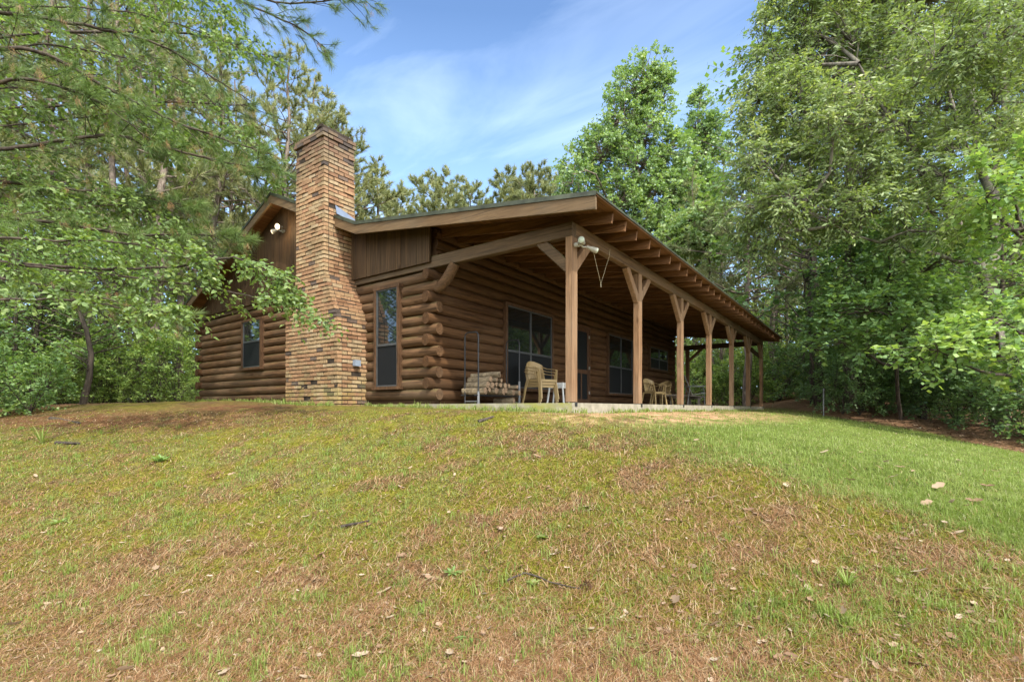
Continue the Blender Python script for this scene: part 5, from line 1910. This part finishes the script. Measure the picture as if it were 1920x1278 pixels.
def pine_bough_tree(label, base, top, boughs, brown, ds=1.45):
    t = thing('pine_tree', label, 'pine', base)
    mbW, mbN = MB(), MB()
    tk = curve_pts(base, top, 9, .01)
    tube(mbW, tk, np.linspace(.2, .14, 9), 10)
    for (path, ns, ln0) in boughs:
        Q = bough(mbW, path, .042, .010, 10, ds)
        j0 = tk[np.argmin(np.linalg.norm(tk - Q[0], axis=1))]
        tube(mbW, curve_pts(j0, Q[0], 6, .03), np.linspace(.05, .028, 6), 7)
        n = int(ns * 1.35)
        u = rng.uniform(.05, 1.0, n)
        i = np.clip((u * (len(Q) - 1)).astype(int), 1, len(Q) - 2)
        T = norm(Q[i + 1] - Q[i - 1])
        sd = norm(np.cross(T, UP)) * np.where(rng.random(n) < .5, -1, 1)[:, None]
        D = norm(T * .8 + sd * .65 + rng.normal(size=(n, 3)) * .35)
        ln = ln0 * rng.uniform(.3, 1.0, n) * (1.2 - .6 * u)
        E = Q[i] + D * ln[:, None] + np.array([0, 0, -.05]) * ln[:, None]
        mid = (Q[i] + E) / 2 + rng.normal(size=E.shape) * .03
        sticks(mbW, Q[i], mid, .0095, .0065); sticks(mbW, mid, E, .0065, .004)
        m_ = n
        C = np.concatenate([E, (E + mid) / 2])
        DD = norm(np.concatenate([D, D]) + rng.normal(size=(2 * m_, 3)) * .35 + np.array([0, 0, .15]))
        br = rng.random(2 * m_) < brown
        tnt = np.where(br, .97, rng.normal(.45, .12, 2 * m_))
        # green tufts and hanging brown ones
        k = ~br
        needles(mbN, C[k], DD[k], 64, .27, .0062, .55, np.clip(tnt[k], 0, .8), .10)
        if br.any():
            nb = int(br.sum())
            Tn = np.repeat(norm(DD[br] * .35 + np.array([0, 0, -1.0])), 40, 0)
            Cn = np.repeat(C[br], 40, 0) + rng.normal(size=(nb * 40, 3)) * .03
            Tn = norm(Tn + rng.normal(size=Tn.shape) * .35)
            s = norm(np.cross(Tn, rng.normal(size=Tn.shape))) * .0028
            V = np.stack([Cn - s * .5, Cn + s * .5, Cn + Tn * rng.uniform(.10, .18, (nb * 40, 1))], 1).reshape(-1, 3)
            mbN.add(V, np.arange(nb * 120).reshape(-1, 3), np.repeat(rng.uniform(.90, 1, nb * 40), 3))
    mbW.build('trunk', M['twig'], t, True)
    mbN.build('crown', M['needle_near'], t)
    return t


b = rd(-15, 10); b[2] = gzz(b[0], b[1])
pine_bough_tree('pine whose long dark boughs with brown needle bundles cross the upper left', b, b + np.array([.3, .2, 13]),
                [([(-160, 300, 6.4), (40, 275, 6.6), (210, 250, 6.8), (340, 285, 7.0), (450, 310, 7.1), (530, 320, 7.2)], 42, 1.0),
                 ([(-160, 110, 6.2), (60, 85, 6.5), (200, 165, 6.8), (330, 230, 7.0), (430, 265, 7.1), (510, 290, 7.2)], 40, 1.0),
                 ([(-160, 210, 6.2), (40, 140, 6.4), (180, 185, 6.6), (280, 260, 6.8)], 30, .9),
                 ([(-160, 400, 6.2), (60, 410, 6.4), (240, 440, 6.8), (380, 440, 7.0), (450, 445, 7.0)], 44, .9),
                 ([(-160, 330, 6.8), (90, 350, 7.0), (280, 370, 7.2), (370, 390, 7.2)], 46, .8),
                 ([(-160, 0, 6.6), (120, 40, 6.8), (300, 80, 7.0), (470, 190, 7.2)], 36, 1.0),
                 ([(-160, 500, 6.4), (60, 530, 6.6), (200, 560, 6.8), (330, 600, 6.8)], 34, .8)], .2)
b = rd(-17, 14.0); b[2] = gzz(b[0], b[1])
pine_bough_tree('tall pine whose bough dangles a cone into the sky over the chimney', b, b + np.array([.6, .4, 17]),
                [([(60, -160, 9.0), (330, -70, 9.2), (520, 10, 9.4), (640, 0, 9.4), (690, -5, 9.4)], 40, 1.4),
                 ([(160, -120, 9.2), (400, -20, 9.4), (560, 50, 9.5), (610, 90, 9.5)], 34, 1.2),
                 ([(100, 60, 9.4), (360, 60, 9.6), (520, 110, 9.8)], 34, 1.3),
                 ([(60, 200, 9.4), (330, 190, 9.8), (480, 200, 10)], 34, 1.3)], .08)

# metal post at the edge of the leaf litter
p = onground(1544, 15.6)
t = thing('metal_post', 'thin grey metal post standing at the edge of the leaf litter', 'post', p)
mb = MB(); tube(mb, [p, at(1544, 729, 15.6)], .022, 8); tube(mb, [at(1544, 729, 15.6), at(1544, 728, 15.6)], .026, 8)
mb.build('pipe', M['steel'], t)

# ================================================================== SKY, SUN, CAMERA
EL, AZX = R_(49), R_(-27)                         # sun: 27 deg from +x towards -y
sdir = np.array([math.cos(AZX) * math.cos(EL), math.sin(AZX) * math.cos(EL), math.sin(EL)])
w = bpy.data.worlds.new('World')
scene.world = w
w.use_nodes = True
nt = w.node_tree
nt.nodes.clear()
sky = nt.nodes.new('ShaderNodeTexSky')
sky.sky_type = 'NISHITA'
sky.sun_disc = False
sky.sun_elevation = EL
sky.sun_rotation = math.atan2(sdir[0], sdir[1])
sky.altitude = 100
sky.air_density = 1.0
sky.dust_density = .6
sky.ozone_density = 3.0
tc = nt.nodes.new('ShaderNodeTexCoord')
sep = nt.nodes.new('ShaderNodeSeparateXYZ')
nt.links.new(tc.outputs['Generated'], sep.inputs[0])
# cirrus laid on a flat layer high overhead
mz = nt.nodes.new('ShaderNodeMath'); mz.operation = 'MAXIMUM'; mz.inputs[1].default_value = .06
nt.links.new(sep.outputs[2], mz.inputs[0])
dv = nt.nodes.new('ShaderNodeVectorMath'); dv.operation = 'DIVIDE'
cmb = nt.nodes.new('ShaderNodeCombineXYZ')
for i in range(3): nt.links.new(mz.outputs[0], cmb.inputs[i])
nt.links.new(tc.outputs['Generated'], dv.inputs[0]); nt.links.new(cmb.outputs[0], dv.inputs[1])
mp = nt.nodes.new('ShaderNodeMapping')
mp.inputs['Rotation'].default_value = (0, 0, R_(-52))
mp.inputs['Scale'].default_value = (.55, 1.9, 1)
mp.inputs['Location'].default_value = (.4, 1.3, 0)
nt.links.new(dv.outputs[0], mp.inputs[0])
cn = nt.nodes.new('ShaderNodeTexNoise')
cn.inputs['Scale'].default_value = 1.1; cn.inputs['Detail'].default_value = 7; cn.inputs['Roughness'].default_value = .55; cn.inputs['Distortion'].default_value = .6
nt.links.new(mp.outputs[0], cn.inputs['Vector'])
cr = ramp(nt, [(.50, (0, 0, 0)), (.80, (.30, .30, .30))])
nt.links.new(cn.outputs['Fac'], cr.inputs[0])
SKYC = (7.4, 8.0, 9.2)
cm = mixc(nt, sky.outputs[0], SKYC, cr.outputs[0])
# thin haze low in the sky
hz = nt.nodes.new('ShaderNodeMapRange')
nt.links.new(sep.outputs[2], hz.inputs[0])
for i, v in ((1, .0), (2, .62), (3, .55), (4, .0)): hz.inputs[i].default_value = v
cm = mixc(nt, cm, (4.6, 6.4, 9.4), hz.outputs[0])
cm = mixc(nt, cm, (.84, .91, .96), 1.0, 'MULTIPLY')
dt = nt.nodes.new('ShaderNodeVectorMath'); dt.operation = 'DOT_PRODUCT'  # added bright sky bank behind the camera, out of view, for front fill
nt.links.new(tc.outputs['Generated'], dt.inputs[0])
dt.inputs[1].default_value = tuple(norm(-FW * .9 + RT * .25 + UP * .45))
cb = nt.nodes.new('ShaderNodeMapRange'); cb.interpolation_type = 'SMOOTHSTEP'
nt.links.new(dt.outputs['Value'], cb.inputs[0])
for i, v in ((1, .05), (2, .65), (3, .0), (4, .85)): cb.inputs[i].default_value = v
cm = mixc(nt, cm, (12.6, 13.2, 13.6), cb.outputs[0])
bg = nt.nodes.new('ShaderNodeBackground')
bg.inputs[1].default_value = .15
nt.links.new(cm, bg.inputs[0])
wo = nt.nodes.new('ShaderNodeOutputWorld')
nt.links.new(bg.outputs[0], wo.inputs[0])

sl = bpy.data.lights.new('sun', 'SUN')
sl.energy = 2.6
sl.angle = R_(1.2)
sl.color = (1.0, .955, .88)
so = bpy.data.objects.new('sun', sl)
COL.objects.link(so)
from mathutils import Vector, Matrix
so.rotation_euler = Vector(sdir).to_track_quat('Z', 'Y').to_euler()
so.location = (0, 0, 30)

cam = bpy.data.cameras.new('camera')
cam.sensor_fit = 'HORIZONTAL'
cam.sensor_width = 36
cam.lens = 36 * FPX / 1920
cam.shift_x = 0
cam.shift_y = (HY - 639) / 1920
cam.clip_start = .05
cam.clip_end = 2000
co = bpy.data.objects.new('camera', cam)
COL.objects.link(co)
co.rotation_euler = (math.pi / 2, 0, YAW)
co.location = (0, 0, 0)
scene.camera = co

scene.render.engine = 'CYCLES'
cy = scene.cycles
cy.max_bounces = 7
cy.diffuse_bounces = 4
cy.glossy_bounces = 3
cy.transmission_bounces = 4
cy.transparent_max_bounces = 6
cy.caustics_reflective = False
cy.caustics_refractive = False
cy.sample_clamp_indirect = 6
cy.use_adaptive_sampling = True
cy.adaptive_threshold = .015
cy.use_denoising = True
try:
    cy.denoiser = 'OPENIMAGEDENOISE'
    cy.denoising_prefilter = 'ACCURATE'
except Exception:
    pass
scene.view_settings.view_transform = 'Standard'
scene.view_settings.look = 'None'
scene.view_settings.exposure = 1.10
scene.view_settings.gamma = 1
scene.view_settings.use_curve_mapping = False
